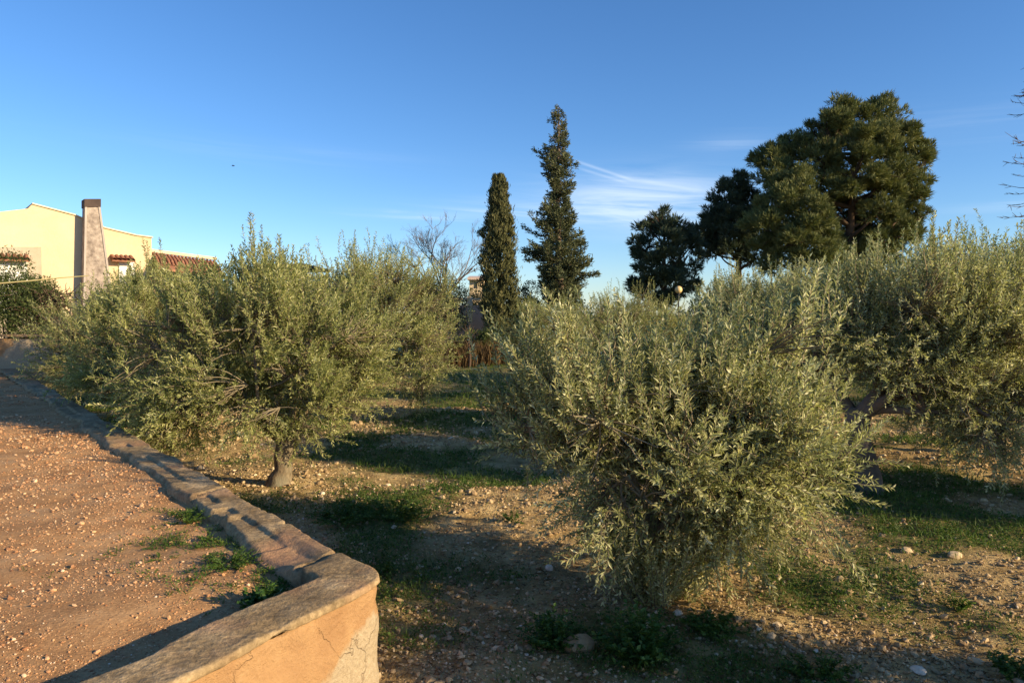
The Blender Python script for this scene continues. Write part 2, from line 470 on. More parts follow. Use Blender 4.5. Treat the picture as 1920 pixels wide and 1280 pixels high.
def terrace_in(x, y):
    """signed distance, positive inside the terrace (both arms behind)"""
    d1 = -((x - CX[0]) * N1[0] + (y - CX[1]) * N1[1])
    d2 = -((x - CX[0]) * N2[0] + (y - CX[1]) * N2[1])
    return np.minimum(d1, d2)


OLIVES = {}   # filled below: base positions used for ground cover
TREES = [(-2.39, 7.54), (-2.64, 12.4), (-7.1, 13.9), (0.83, 4.5), (3.45, 7.14), (3.0, 9.6), (6.0, 8.8), (0.7, 14.5), (2.9, 18.0)]


def field_z(x, y):
    r = np.hypot(x, y)
    near = np.clip(1 - r / 40, 0, 1)
    z = (fbm(x * .35, y * .35, octv=3, seed=3) - .5) * 0.22 * np.clip(r / 5, .3, 1.6)
    z = z + (fbm(x * 2.2, y * 2.2, octv=4, seed=5) - .5) * 0.12 * near
    z = z + (fbm(x * 13, y * 13, octv=3, seed=8) - .5) * 0.035 * near
    # plough furrows running across the view farther out
    z = z + np.sin(y * 2.2 + fbm(x * .4, y * .4, octv=2, seed=2) * 12) * 0.03 * np.clip((y - 7) / 5, 0, 1) * np.clip(1 - y / 60, 0, 1)
    return z


def cover(x, y):
    """0..1 how much ground cover grows here"""
    n = fbm(x * .9, y * .9, octv=4, seed=31)
    n2 = fbm(x * .25, y * .5, octv=2, seed=44)
    c = (n - .5) * 4.6 + (n2 - .5) * 2.0 + 0.32
    for gx, gy, r, a in ((-0.9, 5.0, 1.0, .35), (-1.0, 5.9, .9, .6), (-0.6, 8.6, 1.4, .6), (0.2, 3.7, .45, .5), (0.55, 3.7, .4, .5), (0.9, 3.8, .5, .4), (1.4, 3.2, .5, .4), (1.2, 4.6, .5, .2),
                         (-2.4, 9.6, 1.5, .4), (-4.5, 9.5, 1.5, .6), (1.9, 4.2, .7, -.35), (2.6, 5.0, .9, -.25), (0.1, 5.0, .5, -.45), (-.1, 6.7, .8, -.6), (-2.2, 6.9, .35, -.6), (-.6, 4.3, .5, -.5)):
        c = c + a * np.exp(-((x - gx) ** 2 + (y - gy) ** 2) / r ** 2)
    c = c + 0.7 * np.clip((y - 11) / 6, 0, 1) 
    return np.clip(c, 0, 1)


def axis(lo, hi, step, far, g=1.12):
    a = list(np.arange(lo, hi + step, step))
    s = step; v = a[-1]
    while v < far: s *= g; v += s; a.append(v)
    s = step; v = a[0]; pre = []
    while v > -far: s *= g; v -= s; pre.append(v)
    return np.array(pre[::-1] + a)


def grid(X, Y, zf, name, material, tintf=None, keep=None):
    gx, gy = np.meshgrid(X, Y); z = zf(gx, gy)
    ny, nx = gx.shape; idx = np.arange(ny * nx).reshape(ny, nx)
    f = np.stack([idx[:-1, :-1], idx[:-1, 1:], idx[1:, 1:], idx[1:, :-1]], -1).reshape(-1, 4)
    V = np.stack([gx, gy, z], -1).reshape(-1, 3)
    T = None if tintf is None else tintf(V[:, 0], V[:, 1])
    if keep is not None:
        k = keep(V[:, 0], V[:, 1]); f = f[k[f].all(1)]
        used = np.unique(f); remap = np.zeros(len(V), np.int64); remap[used] = np.arange(len(used))
        V = V[used]; f = remap[f]; T = None if T is None else T[used]
    mb = MB(); mb.add(V, f, 0, T, True)
    return mb.build(name, material)


tag(grid(axis(-5, 7, .045, 4000), axis(2.0, 13, .045, 4000), field_z, 'ground', M['soil'], cover), kind='structure')


def gravel_z(x, y):
    d = terrace_in(x, y)
    z = TZ - 0.075 + 0.030 * np.clip(((y - 3.3) / 2.5), 0, 1)
    z = z + (fbm(x * 1.2, y * 1.2, octv=3, seed=13) - .5) * 0.06 + (fbm(x * 9, y * 9, octv=3, seed=14) - .5) * 0.014
    z = z + 0.02 * np.exp(-(d / .3) ** 2)
    d1 = -((x - CX[0]) * N1[0] + (y - CX[1]) * N1[1])
    z = z - 0.06 * np.exp(-(d1 / .55) ** 2)
    return np.minimum(z, TZ - 0.012 - 0.02 * np.exp(-(d / .4) ** 2) - .05 * np.exp(-(d1 / .5) ** 2))


ax_x = np.concatenate([-np.geomspace(6, 40, 60)[::-1], np.arange(-5.97, -.4, .028)])
ax_y = np.concatenate([np.arange(-3.0, 1.0, .2), np.arange(1.0, 7.5, .028), np.geomspace(7.55, 16.6, 140)])
tag(grid(ax_x, ax_y, gravel_z, 'gravel_terrace', M['gravel'], None, lambda x, y: terrace_in(x, y) > .11), kind='structure')

# ------------------------------------------------------------------ terrace wall
def wall_path():
    pts = []
    R0 = 0.12
    # along arm 1 towards the corner, small rounded corner, then arm 2
    for s_ in np.concatenate([np.arange(6.0, 3.0, -.08), np.arange(3.0, R0, -.018)]): pts.append((CX + A1 * s_, N1))
    for k in range(1, 9):
        u = k / 9; p = (1 - u) ** 2 * (CX + A1 * R0) + 2 * u * (1 - u) * CX + u * u * (CX + A2 * R0)
        n = N1 * (1 - u) + N2 * u; pts.append((p, n / np.linalg.norm(n)))
    s_ = R0
    while s_ < 17.5:
        pts.append((CX + A2 * s_, N2)); s_ += 0.018 if s_ < 3.5 else 0.018 + (s_ - 3.5) * .02
    return np.array([p for p, _ in pts]), np.array([n for _, n in pts])


wp, wn = wall_path()
L = np.concatenate([[0], np.cumsum(np.linalg.norm(np.diff(wp, axis=0), axis=1))])
corner_L = L[np.argmin(np.linalg.norm(wp - CX, axis=1))]
sA = L - corner_L        # <0 near arm, >0 far arm
wall = thing('retaining_wall', (0, 0, 0), 'low orange plastered terrace wall with crumbling cement top and rounded corner', 'wall')


def sweep(prof, name, material, amp, seed, edgef=None, zsag=None):
    """prof: list of (offset inward from outer line, z)"""
    prof = np.array(prof, float); k = len(prof); n = len(wp)
    off = np.broadcast_to(prof[:, 0], (n, k)).copy(); z = np.broadcast_to(prof[:, 1], (n, k)).copy()
    if edgef is not None: off, z = edgef(off, z)
    xy = wp[:, None, :] - wn[:, None, :] * off[..., None]
    nz = fbm(xy[..., 0] * 7, xy[..., 1] * 7, z * 7, 4, seed) - .5
    nz2 = fbm(xy[..., 0] * 30, xy[..., 1] * 30, z * 30, 3, seed + 5) - .5
    V = np.concatenate([xy, z[..., None]], -1)
    # displace along the profile normal
    t = np.gradient(prof, axis=0); pn = np.stack([-t[:, 1], t[:, 0]], -1); pn /= np.linalg.norm(pn, axis=1)[:, None] + 1e-9
    dsp = nz * amp + nz2 * amp * .9
    V[..., :2] -= wn[:, None, :] * (pn[:, 0][None, :] * dsp)[..., None]
    V[..., 2] += pn[:, 1][None, :] * dsp
    idx = np.arange(n * k).reshape(n, k)
    f = np.stack([idx[:-1, :-1], idx[1:, :-1], idx[1:, 1:], idx[:-1, 1:]], -1).reshape(-1, 4)
    mb = MB(); mb.add(V.reshape(-1, 3), f, 0, None, True)
    return mb.build(name, material, wall)


def cop_edge(off, z):
    s_ = sA[:, None]
    top = z > TZ - .045
    w_ = fbm(sA * 3.0, sA * 0, octv=4, seed=77)[:, None] - .5
    outer = np.clip(1 - off / .12, 0, 1)
    off = off + outer * (w_ * .06 + .006)
    chip = np.clip(fbm(sA * 11, sA * 0 + 2, octv=3, seed=79)[:, None] - .60, 0, 1)
    off = off + outer ** 2 * chip * .05; z = z - outer * chip * .05 * (z > TZ - .02)
    off = off + np.clip((off - .16) / .1, 0, 1) * ((fbm(sA * 2.1, sA * 0 + 5, octv=4, seed=78)[:, None] - .5) * .14)
    # broken notch in the far arm just past the corner, where a slab has come away
    notch = np.exp(-((s_ - 0.62) / .20) ** 2) * np.clip((off - .07) / .06, 0, 1) * top
    step = (1 / (1 + np.exp((s_ - 0.42) / .02))) * 0.018 * top
    crack = 0
    for c0, w0 in ((0.42, .012), (2.1, .01)):
        crack = crack + np.exp(-((s_ - c0 + (off - .1) * .5) / w0) ** 2) * .03 * top
    lay = np.clip((off - .13) / .02, 0, 1) * (1 / (1 + np.exp(-(s_ - .5) / .05))) * (fbm(sA * 2.6, sA * 0 + 9, octv=3, seed=88)[:, None] > .48) * .018 * top
    z = z + step - notch * .035 - crack - lay
    z = z + (fbm(sA * .9, sA * 0 + 3, octv=3, seed=91)[:, None] - .5) * .03 * (z > TZ - .09)
    return off, z


prof = [(0.013, TZ - .034), (0.005, TZ - .031), (.0, TZ - .024), (.0, TZ - .012), (.002, TZ - .004), (.008, TZ)]
prof += [(o, TZ) for o in np.linspace(.016, .235, 26)] + [(.245, TZ - .006), (.258, TZ - .02), (.265, TZ - .05), (.268, TZ - .12)]
sweep(prof, 'coping', M['coping'], .011, 61, cop_edge)
prof = [(.022, TZ - .018), (.010, TZ - .026)] + [(.010 + .006 * math.sin(k * 1.3), TZ - .04 - k * .045) for k in range(17)]
sweep(prof, 'rendered_face', M['render'], .022, 71)

# ------------------------------------------------------------------ scatter stones
ICO = None


def ico():
    p = (1 + 5 ** .5) / 2
    v = np.array([(-1, p, 0), (1, p, 0), (-1, -p, 0), (1, -p, 0), (0, -1, p), (0, 1, p), (0, -1, -p), (0, 1, -p), (p, 0, -1), (p, 0, 1), (-p, 0, -1), (-p, 0, 1)], float)
    v /= np.linalg.norm(v[0])
    f = np.array([(0, 11, 5), (0, 5, 1), (0, 1, 7), (0, 7, 10), (0, 10, 11), (1, 5, 9), (5, 11, 4), (11, 10, 2), (10, 7, 6), (7, 1, 8), (3, 9, 4), (3, 4, 2), (3, 2, 6), (3, 6, 8), (3, 8, 9), (4, 9, 5), (2, 4, 11), (6, 2, 10), (8, 6, 7), (9, 8, 1)])
    return v, f


def scatter_stones(name, material, x, y, zf, size, seed, label, cat, sink=.3):
    rg = np.random.default_rng(seed); n = len(x); v, f = ico()
    k = len(v)
    vv = v[None] * rg.uniform(.72, 1.18, (n, k, 1)) * (size[:, None] * np.stack([rg.uniform(.7, 1.3, n), rg.uniform(.6, 1.1, n), rg.uniform(.4, .85, n)], -1))[:, None, :]
    a = rg.uniform(0, 6.28, n); tl = rg.normal(0, .35, n)
    ca, sa, ct, st = np.cos(a), np.sin(a), np.cos(tl), np.sin(tl)
    X = vv[..., 0] * ct[:, None] - vv[..., 2] * st[:, None]; Z = vv[..., 0] * st[:, None] + vv[..., 2] * ct[:, None]; Y = vv[..., 1]
    W = np.stack([X * ca[:, None] - Y * sa[:, None] + x[:, None], X * sa[:, None] + Y * ca[:, None] + y[:, None], Z + (zf(x, y) + size * sink)[:, None]], -1)
    F_ = (f[None] + (np.arange(n) * k)[:, None, None]).reshape(-1, 3)
    mb = MB(); mb.add(W.reshape(-1, 3), F_, 0, np.repeat(rg.beta(2, 2.2, n), k))
    return tag(mb.build(name, material), label, cat, None, 'stuff')


rg = np.random.default_rng(5)
n = 95000
yy = 2.4 * (14 / 2.4) ** rg.uniform(0, 1, n); xx = yy * rg.uniform(-.55, .85, n)
cl_ = fbm(xx * 1.1, yy * 1.1, octv=3, seed=51)
keep = (terrace_in(xx, yy) < -.03) & (cl_ > .36 + rg.uniform(-.12, .10, n)) & (rg.uniform(0, 1, n) < 1.0 - .6 * cover(xx, yy))
xx, yy = xx[keep], yy[keep]
sz = np.clip(rg.lognormal(-4.95, .62, len(xx)), .003, .036) * np.clip(yy / 7, .8, 1.7)
scatter_stones('field_stones', M['stone'], xx, yy, field_z, sz, 6, 'pale limestone pebbles strewn over the reddish orchard soil', 'stones')

n = 110000
yy = 1.6 * (12 / 1.6) ** rg.uniform(0, 1, n); xx = -yy * rg.uniform(.1, .95, n)
keep = (terrace_in(xx, yy) > .27) & (fbm(xx * 2.4, yy * 2.4, octv=3, seed=52) > rg.uniform(.22, .58, n))
xx, yy = xx[keep], yy[keep]
sz = np.clip(rg.lognormal(-6.1, .60, len(xx)), .0012, .020) * np.clip(yy / 3.5, .85, 2)
scatter_stones('terrace_gravel_stones', M['grit'], xx, yy, gravel_z, sz, 7, 'loose orange gravel and small stones on the raised terrace', 'gravel', .25)


# single stones one can point at
def rock(px, py, size, label, tint=.8, flat=.6, zf=field_z, h=HC, seed=0):
    d = ray(px, py); D = -h / d[2]; x, y = d[0] * D, D
    rg_ = np.random.default_rng(seed); v, f = ico()
    # one subdivision for a rounder faceted stone
    vs = list(v); cache = {}; nf = []
    def mid(a, b):
        k = (min(a, b), max(a, b))
        if k not in cache: cache[k] = len(vs); q = vs[a] + vs[b]; vs.append(q / np.linalg.norm(q))
        return cache[k]
    for a, b, c_ in f:
        ab, bc, ca = mid(a, b), mid(b, c_), mid(c_, a); nf += [(a, ab, ca), (b, bc, ab), (c_, ca, bc), (ab, bc, ca)]
    V = np.array(vs); V = V * (0.72 + .55 * fbm(V[:, 0] * 1.7 + seed, V[:, 1] * 1.7, V[:, 2] * 1.7, 3, seed))[:, None]
    V = V * np.array([size, size * .75, size * flat]) + [0, 0, size * flat * .35]
    mb = MB(); mb.add(V, nf, 0, tint)
    o = mb.build('rock', M['stone'], None, (x, y, float(zf(np.array([x]), np.array([y]))[0])))
    o.rotation_euler = (0, 0, seed * 1.7)
    return tag(o, label, 'rock')


rock(1722, 1266, .045, 'long pale flat rock at the bottom right edge of the orchard soil', .95, .4, seed=1)
rock(1085, 1222, .09, 'brown rounded rock between the two lush green weed clumps', .35, .6, seed=2)
rock(1192, 1122, .055, 'brown angular rock beside the foot of the nearest olive trunk', .6, .7, seed=3)
rock(1790, 1060, .06, 'broad pale rock in the sunlit soil at the right', .8, .5, seed=4)
rock(1030, 1063, .035, 'small whitish rock at the end of the thin shadow streak', .98, .7, seed=5)
rock(1700, 1052, .05, 'tan rock lying just beyond the shade of the right olive tree', .7, .6, seed=6)
rock(870, 1180, .035, 'grey rock in the shaded dirt near the wall corner', .75, .6, seed=7)

# ------------------------------------------------------------------ ground cover
def blades(mb, x, y, z, h, wd, rg_, mat_=0, lean=.45, tint=None):
    n = len(x); a = rg_.uniform(0, 6.28, n); l = np.abs(rg_.normal(0, lean, n))
    d = unit(np.stack([np.cos(a) * l, np.sin(a) * l, np.ones(n)], -1))
    b_ = rg_.uniform(0, 6.28, n); nn = np.stack([np.cos(b_), np.sin(b_), np.full(n, .3)], -1)
    mb.leaves(np.stack([x, y, z], -1), d, nn, h, wd, mat_, rg_.beta(2, 2.4, n) if tint is None else tint, .22)


def cover_patch(name, n, y0, y1, seed, label, cat, keepf=None, thr=.25):
    rg_ = np.random.default_rng(seed)
    y = y0 * (y1 / y0) ** rg_.uniform(0, 1, n); x = y * rg_.uniform(-.85, .85, n)
    c_ = cover(x, y)
    k = (terrace_in(x, y) < -.02) & (rg_.uniform(thr, 1.05, n) < c_)
    x, y = x[k], y[k]; n = len(x)
    mb = MB(); s_ = np.clip(y / 5, .7, 3)
    # two kinds: grass blades and low rosettes of round leaves
    m_ = rg_.uniform(0, 1, n) < .55
    z = field_z(x, y)
    blades(mb, x[m_], y[m_], z[m_], rg_.uniform(.02, .11, m_.sum()) * s_[m_] ** .6, .0035 * s_[m_], rg_)
    q = ~m_; nq = q.sum()
    for rep in range(5):
        a = rg_.uniform(0, 6.28, nq); l = rg_.uniform(.5, 2.2, nq)
        d = unit(np.stack([np.cos(a) * l, np.sin(a) * l, np.ones(nq) * .9], -1))
        base = np.stack([x[q], y[q], z[q]], -1) + rg_.normal(0, .012, (nq, 3)) + d * rg_.uniform(0, .03, (nq, 1))
        nn = unit(np.array([0, 0, 1.]) + rg_.normal(0, .4, (nq, 3)))
        mb.leaves(base, d, nn, rg_.uniform(.014, .034, nq) * s_[q] ** .7, rg_.uniform(.007, .016, nq) * s_[q] ** .7, 0, rg_.beta(2, 2.6, nq), .1)
    return tag(mb.build(name, M['weed']), label, cat, None, 'stuff')


cover_patch('ground_cover', 150000, 2.6, 26, 9, 'low green weeds and grass growing in patches on the orchard soil', 'weeds')


# dry grass tufts sprinkled in the sunlit soil
rg = np.random.default_rng(19); n = 14000
yy = 2.6 * (16 / 2.6) ** rg.uniform(0, 1, n); xx = yy * rg.uniform(-.5, .8, n)
k = (terrace_in(xx, yy) < -.02) & (fbm(xx * 1.7, yy * 1.7, octv=3, seed=66) > rg.uniform(.42, .6, n)); xx, yy = xx[k], yy[k]
mb = MB(); blades(mb, xx, yy, field_z(xx, yy), rg.uniform(.015, .06, len(xx)) * np.clip(yy / 5, .8, 2), .003 * np.clip(yy / 5, .8, 3), rg, 0, 1.0, rg.uniform(.75, 1, len(xx)))
tag(mb.build('dry_grass', M['weed']), 'sparse straw coloured dry grass between the stones', 'dry grass', None, 'stuff')


def weed_plant(px, py, rad, hgt, n, label, mkey='lush', leaf=.03, h=HC, zf=field_z, seed=0, name='weed_plant', round_=.6, sx=1.0):
    d = ray(px, py); D = -h / d[2]; x, y = d[0] * D, D
    rg_ = np.random.default_rng(seed)
    th = thing(name, (x, y, float(zf(np.array([x]), np.array([y]))[0]) - .005), label, 'weed')
    ns = max(10, n // 22)
    a = rg_.uniform(0, 6.28, ns); r_ = rad * np.sqrt(rg_.uniform(0, 1, ns))
    tip = np.stack([np.cos(a) * r_ * sx, np.sin(a) * r_, hgt * (1 - .55 * (r_ / rad) ** 2) * rg_.uniform(.6, 1.1, ns)], -1)
    root = tip * np.array([.25, .25, 0]); md = (tip + root) / 2 * np.array([.9, .9, 1.1])
    st = MB(); st.tubes(np.stack([root, md, tip], 1), np.tile([.003, .0022, .0012], (ns, 1)), 3)
    st.build('stems', M['lush'], th)
    k = rg_.integers(0, ns, n); u = rg_.uniform(.25, 1, n)[:, None]
    b_ = root[k] * (1 - u) ** 2 + 2 * u * (1 - u) * md[k] + u * u * tip[k]
    an = rg_.uniform(0, 6.28, n); dd = unit(np.stack([np.cos(an), np.sin(an), rg_.normal(.35, .4, n)], -1))
    nn = unit(np.array([0, 0, 1.]) + rg_.normal(0, .45, (n, 3)))
    mb = MB(); ll = leaf * rg_.uniform(.5, 1.2, n)
    mb.leaves(b_, dd, nn, ll, ll * round_, 0, rg_.beta(2, 2.5, n), .12)
    mb.build('leaves', M[mkey], th)
    return th


weed_plant(1195, 1235, .24, .30, 1500, 'tall bright green leafy weed clump in front of the nearest olive tree', 'lush', .036, seed=1)
weed_plant(1035, 1215, .20, .19, 1100, 'low dark green weed clump left of the tallest weed clump', 'lush', .028, seed=2)
weed_plant(1340, 1195, .20, .14, 700, 'yellowish green weeds right of the tallest weed clump', 'weed', .03, seed=3)
weed_plant(735, 975, .42, .17, 1500, 'wide patch of sunlit weeds beyond the middle of the terrace wall', 'weed', .032, seed=4)
weed_plant(640, 985, .35, .14, 1000, 'weeds growing close behind the terrace wall left of the wide sunlit patch', 'weed', .03, seed=5)
weed_plant(1540, 1275, .22, .12, 800, 'low green weeds at the bottom edge right of centre', 'weed', .028, seed=6)
weed_plant(1900, 1285, .18, .12, 500, 'green weeds in the bottom right corner', 'weed', .03, seed=7)
weed_plant(960, 990, .2, .08, 350, 'short weeds on the pebbly soil left of the nearest olive tree', 'weed', .022, seed=8)
weed_plant(1790, 1150, .1, .10, 200, 'small pale green tuft alone in the sunlit soil at the right', 'weed', .035, round_=.25, seed=9)
weed_plant(720, 1090, .12, .10, 300, 'tuft of weeds peeking out behind the wall corner', 'weed', .028, seed=10)
TH = HC - TZ + .06
weed_plant(492, 1128, .10, .125, 700, 'bright green leafy weed growing against the inner side of the wall corner', 'lush', .026, TH, gravel_z, 11, round_=.75)
weed_plant(430, 1060, .17, .075, 900, 'trailing feathery weed spreading over the terrace gravel behind the leafy one', 'weed', .018, TH, gravel_z, 12, round_=.35)
weed_plant(350, 975, .13, .09, 420, 'small green weed tuft beside the cracked coping', 'weed', .024, TH, gravel_z, 13, round_=.3)
weed_plant(395, 1005, .09, .04, 200, 'thin low weed sprig between the two terrace weed tufts', 'weed', .018, TH, gravel_z, 14, round_=.4)
weed_plant(300, 1040, .10, .025, 120, 'faint creeping weed out on the open terrace gravel', 'weed', .016, TH, gravel_z, 15, round_=.4)


# sprouts creeping over the terrace along the coping
rg = np.random.default_rng(23); mb = MB(); q_ = []
for px, py, r_, n_ in ((345, 960, .09, 260), (385, 990, .10, 300), (420, 1030, .13, 500), (455, 1075, .13, 500), (330, 1010, .16, 260), (400, 1090, .15, 220), (505, 1095, .07, 240), (250, 1045, .2, 120)):
    d_ = ray(px, py); D_ = -TH / d_[2]; q_.append(np.array([d_[0] * D_, D_]) + rg.normal(0, r_, (n_, 2)))
q_ = np.vstack(q_); q_ = q_[fbm(q_[:, 0] * 9, q_[:, 1] * 9, octv=3, seed=12) > rg.uniform(.42, .68, len(q_))]; q_ = q_[terrace_in(q_[:, 0], q_[:, 1]) > .24]; n = len(q_)
zz_ = gravel_z(q_[:, 0], q_[:, 1])
blades(mb, q_[:, 0], q_[:, 1], zz_, rg.uniform(.012, .05, n), .004, rg, 0, .9)
for rep in range(4):
    a = rg.uniform(0, 6.28, n); l = rg.uniform(.6, 2.5, n); d_ = unit(np.stack([np.cos(a) * l, np.sin(a) * l, np.ones(n) * .8], -1))
    mb.leaves(np.column_stack([q_, zz_]) + d_ * rg.uniform(0, .03, (n, 1)), d_, unit(np.array([0, 0, 1.]) + rg.normal(0, .5, (n, 3))), rg.uniform(.008, .020, n), rg.uniform(.004, .010, n), 0, rg.beta(2, 2.5, n))
tag(mb.build('terrace_weeds', M['weed']), 'thin green sprouts creeping over the terrace gravel beside the coping', 'weeds', None, 'stuff')

# fallen leaves and bits of twig on the soil
rg = np.random.default_rng(29); n = 42000
yy = 2.5 * (12 / 2.5) ** rg.uniform(0, 1, n); xx = yy * rg.uniform(-.6, .8, n)
k = (terrace_in(xx, yy) < -.02) & (fbm(xx * 1.4, yy * 1.4, octv=3, seed=97) > rg.uniform(.25, .65, n)); xx, yy = xx[k], yy[k]; n = len(xx)
mb = MB(); a = rg.uniform(0, 6.28, n); d_ = unit(np.stack([np.cos(a), np.sin(a), rg.normal(.1, .25, n)], -1))
mb.leaves(np.column_stack([xx, yy, field_z(xx, yy) + .006]), d_, unit(np.array([0, 0, 1.]) + rg.normal(0, .5, (n, 3))), rg.uniform(.02, .055, n), rg.uniform(.003, .010, n), 0, rg.beta(1.3, 1.8, n))
tag(mb.build('leaf_litter', M['straw']), 'fallen brown leaves and twig bits scattered over the orchard soil', 'leaf litter', None, 'stuff')


# ------------------------------------------------------------------ olive trees
def curve3(p0, p1, bend, k, rg_):
    """n curved paths between p0 and p1 with k points"""
    u = np.linspace(0, 1, k)[None, :, None]
    c_ = (p0 + p1) / 2 + bend
    return (1 - u) ** 2 * p0[:, None] + 2 * u * (1 - u) * c_[:, None] + u * u * p1[:, None]


def olive(px_base, loc, seed, lobes, trunk_h, trunk_r, lean, n_shoots, label, leafmat='olive', shoot=(.17, .38), leaf_l=.052, leaf_w=.0125,
          upright=.95, spikes=30, suckers=0, group=None, lod=1.0, name='olive_tree', outward=.40, gaps=.36, plumes=85, psize=1.0, bark='bark'):
    rg_ = np.random.default_rng(seed)
    z0 = float(field_z(np.array([loc[0]]), np.array([loc[1]]))[0])
    th = thing(name, (loc[0], loc[1], z0 - .02), label, 'olive tree', group)
    lb = np.array(lobes, float); vol = np.prod(lb[:, 3:], axis=1) ** .75; vol /= vol.sum()
    cen = (lb[:, :3] * vol[:, None]).sum(0)
    # trunk
    fork = np.array([lean[0], lean[1], trunk_h])
    tp = np.array([[0, 0, -.08], [.0, 0, .04], [lean[0] * .25 + .02, lean[1] * .3, trunk_h * .35], [lean[0] * .7 - .02, lean[1] * .7, trunk_h * .7], fork, fork + (0, 0, .06)])
    tb = MB(); r = trunk_r
    tb.trunk(tp, [r * 1.9, r * 1.3, r * .95, r * .9, r * 1.02, r * .5], 18, 0, seed, .09)
    nodes = []; nr = []
    nl = 5 + seed % 2
    for i in range(nl):
        a = i / nl * 6.28 + rg_.uniform(-.4, .4)
        j = rg_.choice(len(lb), p=vol) if i >= len(lb) else i
        tgt = lb[j, :3] + np.array([math.cos(a), math.sin(a), 0]) * lb[j, 3:] * .5 + np.array([0, 0, rg_.uniform(-.1, .5) * lb[j, 5]])
        st = fork + np.array([math.cos(a), math.sin(a), 0]) * r * .35 + [0, 0, -.03]
        m1 = st + (tgt - st) * .3 + np.array([math.cos(a) * .06, math.sin(a) * .06, .05]); m2 = st + (tgt - st) * .65 + rg_.normal(0, .05, 3)
        path = np.array([st, m1, m2, tgt]); rr = np.array([r * .55, r * .36, r * .24, r * .1])
        tb.trunk(path, rr, 9, 0, seed + i, .08)
        for u in np.linspace(.25, 1, 8):
            nodes.append(curve3(path[None, 0], path[None, 3], (m1 + m2 - path[0] - path[3])[None] * .5, 9, rg_)[0][int(u * 8)])
        for b_ in range(4):        # secondary branches
            s0 = m1 if b_ < 1 else (m2 if b_ < 3 else tgt)
            jj = rg_.choice(len(lb), p=vol)
            q = rg_.normal(0, 1, 3); q /= np.linalg.norm(q)
            near = lb[np.argmin(np.linalg.norm(lb[:, :3] - s0, axis=1))] if rg_.uniform() < .6 else lb[jj]
            e = near[:3] + q * near[3:] * rg_.uniform(.4, .75)
            mm = (s0 + e) / 2 + rg_.normal(0, .05, 3) + [0, 0, .05]
            tb.trunk(np.array([s0, mm, e]), [r * .2, r * .13, r * .05], 6, 0, seed + i * 7 + b_, .06)
            for u in np.linspace(.2, 1, 6):
                nodes.append((1 - u) ** 2 * s0 + 2 * u * (1 - u) * mm + u * u * e)
    tb.build('trunk', M[bark], th)
    nodes = np.array(nodes)
    # shoots
    n = int(n_shoots * 2.2)
    j = rg_.choice(len(lb), size=n, p=vol)
    q = unit(rg_.normal(0, 1, (n, 3))); rad = rg_.uniform(.25, 1, n) ** .45
    low = vnoise(q[:, 0] * 1.9 + j * 5, q[:, 1] * 1.9 + seed, q[:, 2] * 1.9, seed)
    p = lb[j, :3] + q * rad[:, None] * lb[j, 3:] * (rg_.uniform(.85, 1.08, n) * (.72 + .56 * low))[:, None]
    # most shoots gather in plumes, each at the end of a small branch, with gaps between them
    npl = plumes; jp = rg_.choice(len(lb), size=npl, p=vol); qp = unit(rg_.normal(0, 1, (npl, 3)) + [0, 0, .12])
    pcn = lb[jp, :3] + qp * lb[jp, 3:] * (rg_.uniform(.45, 1.0, npl) ** .6)[:, None] * .92
    pax = unit(qp * .8 + np.array([0, 0, .7]) + rg_.normal(0, .3, (npl, 3))); pr = rg_.uniform(.075, .17, npl) * psize
    ip = rg_.integers(0, npl, n); inpl = rg_.uniform(0, 1, n) < .72
    qq = rg_.normal(0, .55, (n, 3)); al = rg_.uniform(-1.5, 1.3, n)
    pp = pcn[ip] + qq * pr[ip][:, None] + pax[ip] * (al * pr[ip] * 1.2)[:, None]
    p = np.where(inpl[:, None], pp, p)
    cl3 = fbm((p[:, 0] + loc[0]) * 3.0, (p[:, 1] + loc[1]) * 3.0, p[:, 2] * 3.0, 3, seed + 3)
    k = (inpl & (pp[:, 2] > .22) & (cl3 > gaps - .10)) | (cl3 > gaps + .03 + .07 * np.clip((cen[2] - p[:, 2]) / .5, 0, 1) + rg_.uniform(-.06, .12, n)) & (p[:, 2] > .18 + .25 * vnoise(p[:, 0] * 3, p[:, 1] * 3, seed=seed))
    p = p[k][:n_shoots]; n = len(p); pd_ = (pax[ip] * inpl[:, None])[k][:n_shoots]
    out = unit((p - cen) * np.array([1, 1, .6]) / lb[0, 3:])
    hh = np.clip((p[:, 2] - cen[2]) / lb[:, 5].max(), -1, 1)[:, None]
    d = unit(pd_ * .55 + out * outward + np.array([0, 0, 1.]) * (upright * (.62 + .55 * hh)) + rg_.normal(0, .48, (n, 3)))
    ln = rg_.uniform(*shoot, n)
    if spikes:                 # long water shoots rising above the top
        si = np.argsort(-(p[:, 2] + rg_.normal(0, .12, n)))[:spikes]
        ln[si] *= rg_.uniform(.8, 1.3, spikes); d[si] = unit(d[si] * .5 + np.array([0, 0, 1.0]) + rg_.normal(0, .12, (spikes, 3)))
    if suckers:                # straight young shoots rising from the foot
        a = rg_.uniform(0, 6.28, suckers); rr_ = rg_.uniform(.02, .24, suckers)
        ps = np.stack([np.cos(a) * rr_ + .06, np.sin(a) * rr_, np.zeros(suckers)], -1)
        ds = unit(np.stack([np.cos(a) * .5, np.sin(a) * .5, np.full(suckers, 1.1)], -1) + rg_.normal(0, .2, (suckers, 3)))
        p = np.vstack([p, ps]); d = np.vstack([d, ds]); ln = np.concatenate([ln, rg_.uniform(.35, .8, suckers)]); n = len(p)
        hh = np.vstack([hh, np.ones((suckers, 1))])
    end = p + d * ln[:, None]
    sag = -np.clip(.3 - hh, 0, 1) * ln[:, None] * .28 * rg_.uniform(.2, 1.3, (n, 1)); end[:, 2:] += sag
    K = 6
    sp = curve3(p, end, np.array([0, 0, 1.]) * (-sag * .6) + rg_.normal(0, .035, (n, 3)), K, rg_)
    cb = MB()
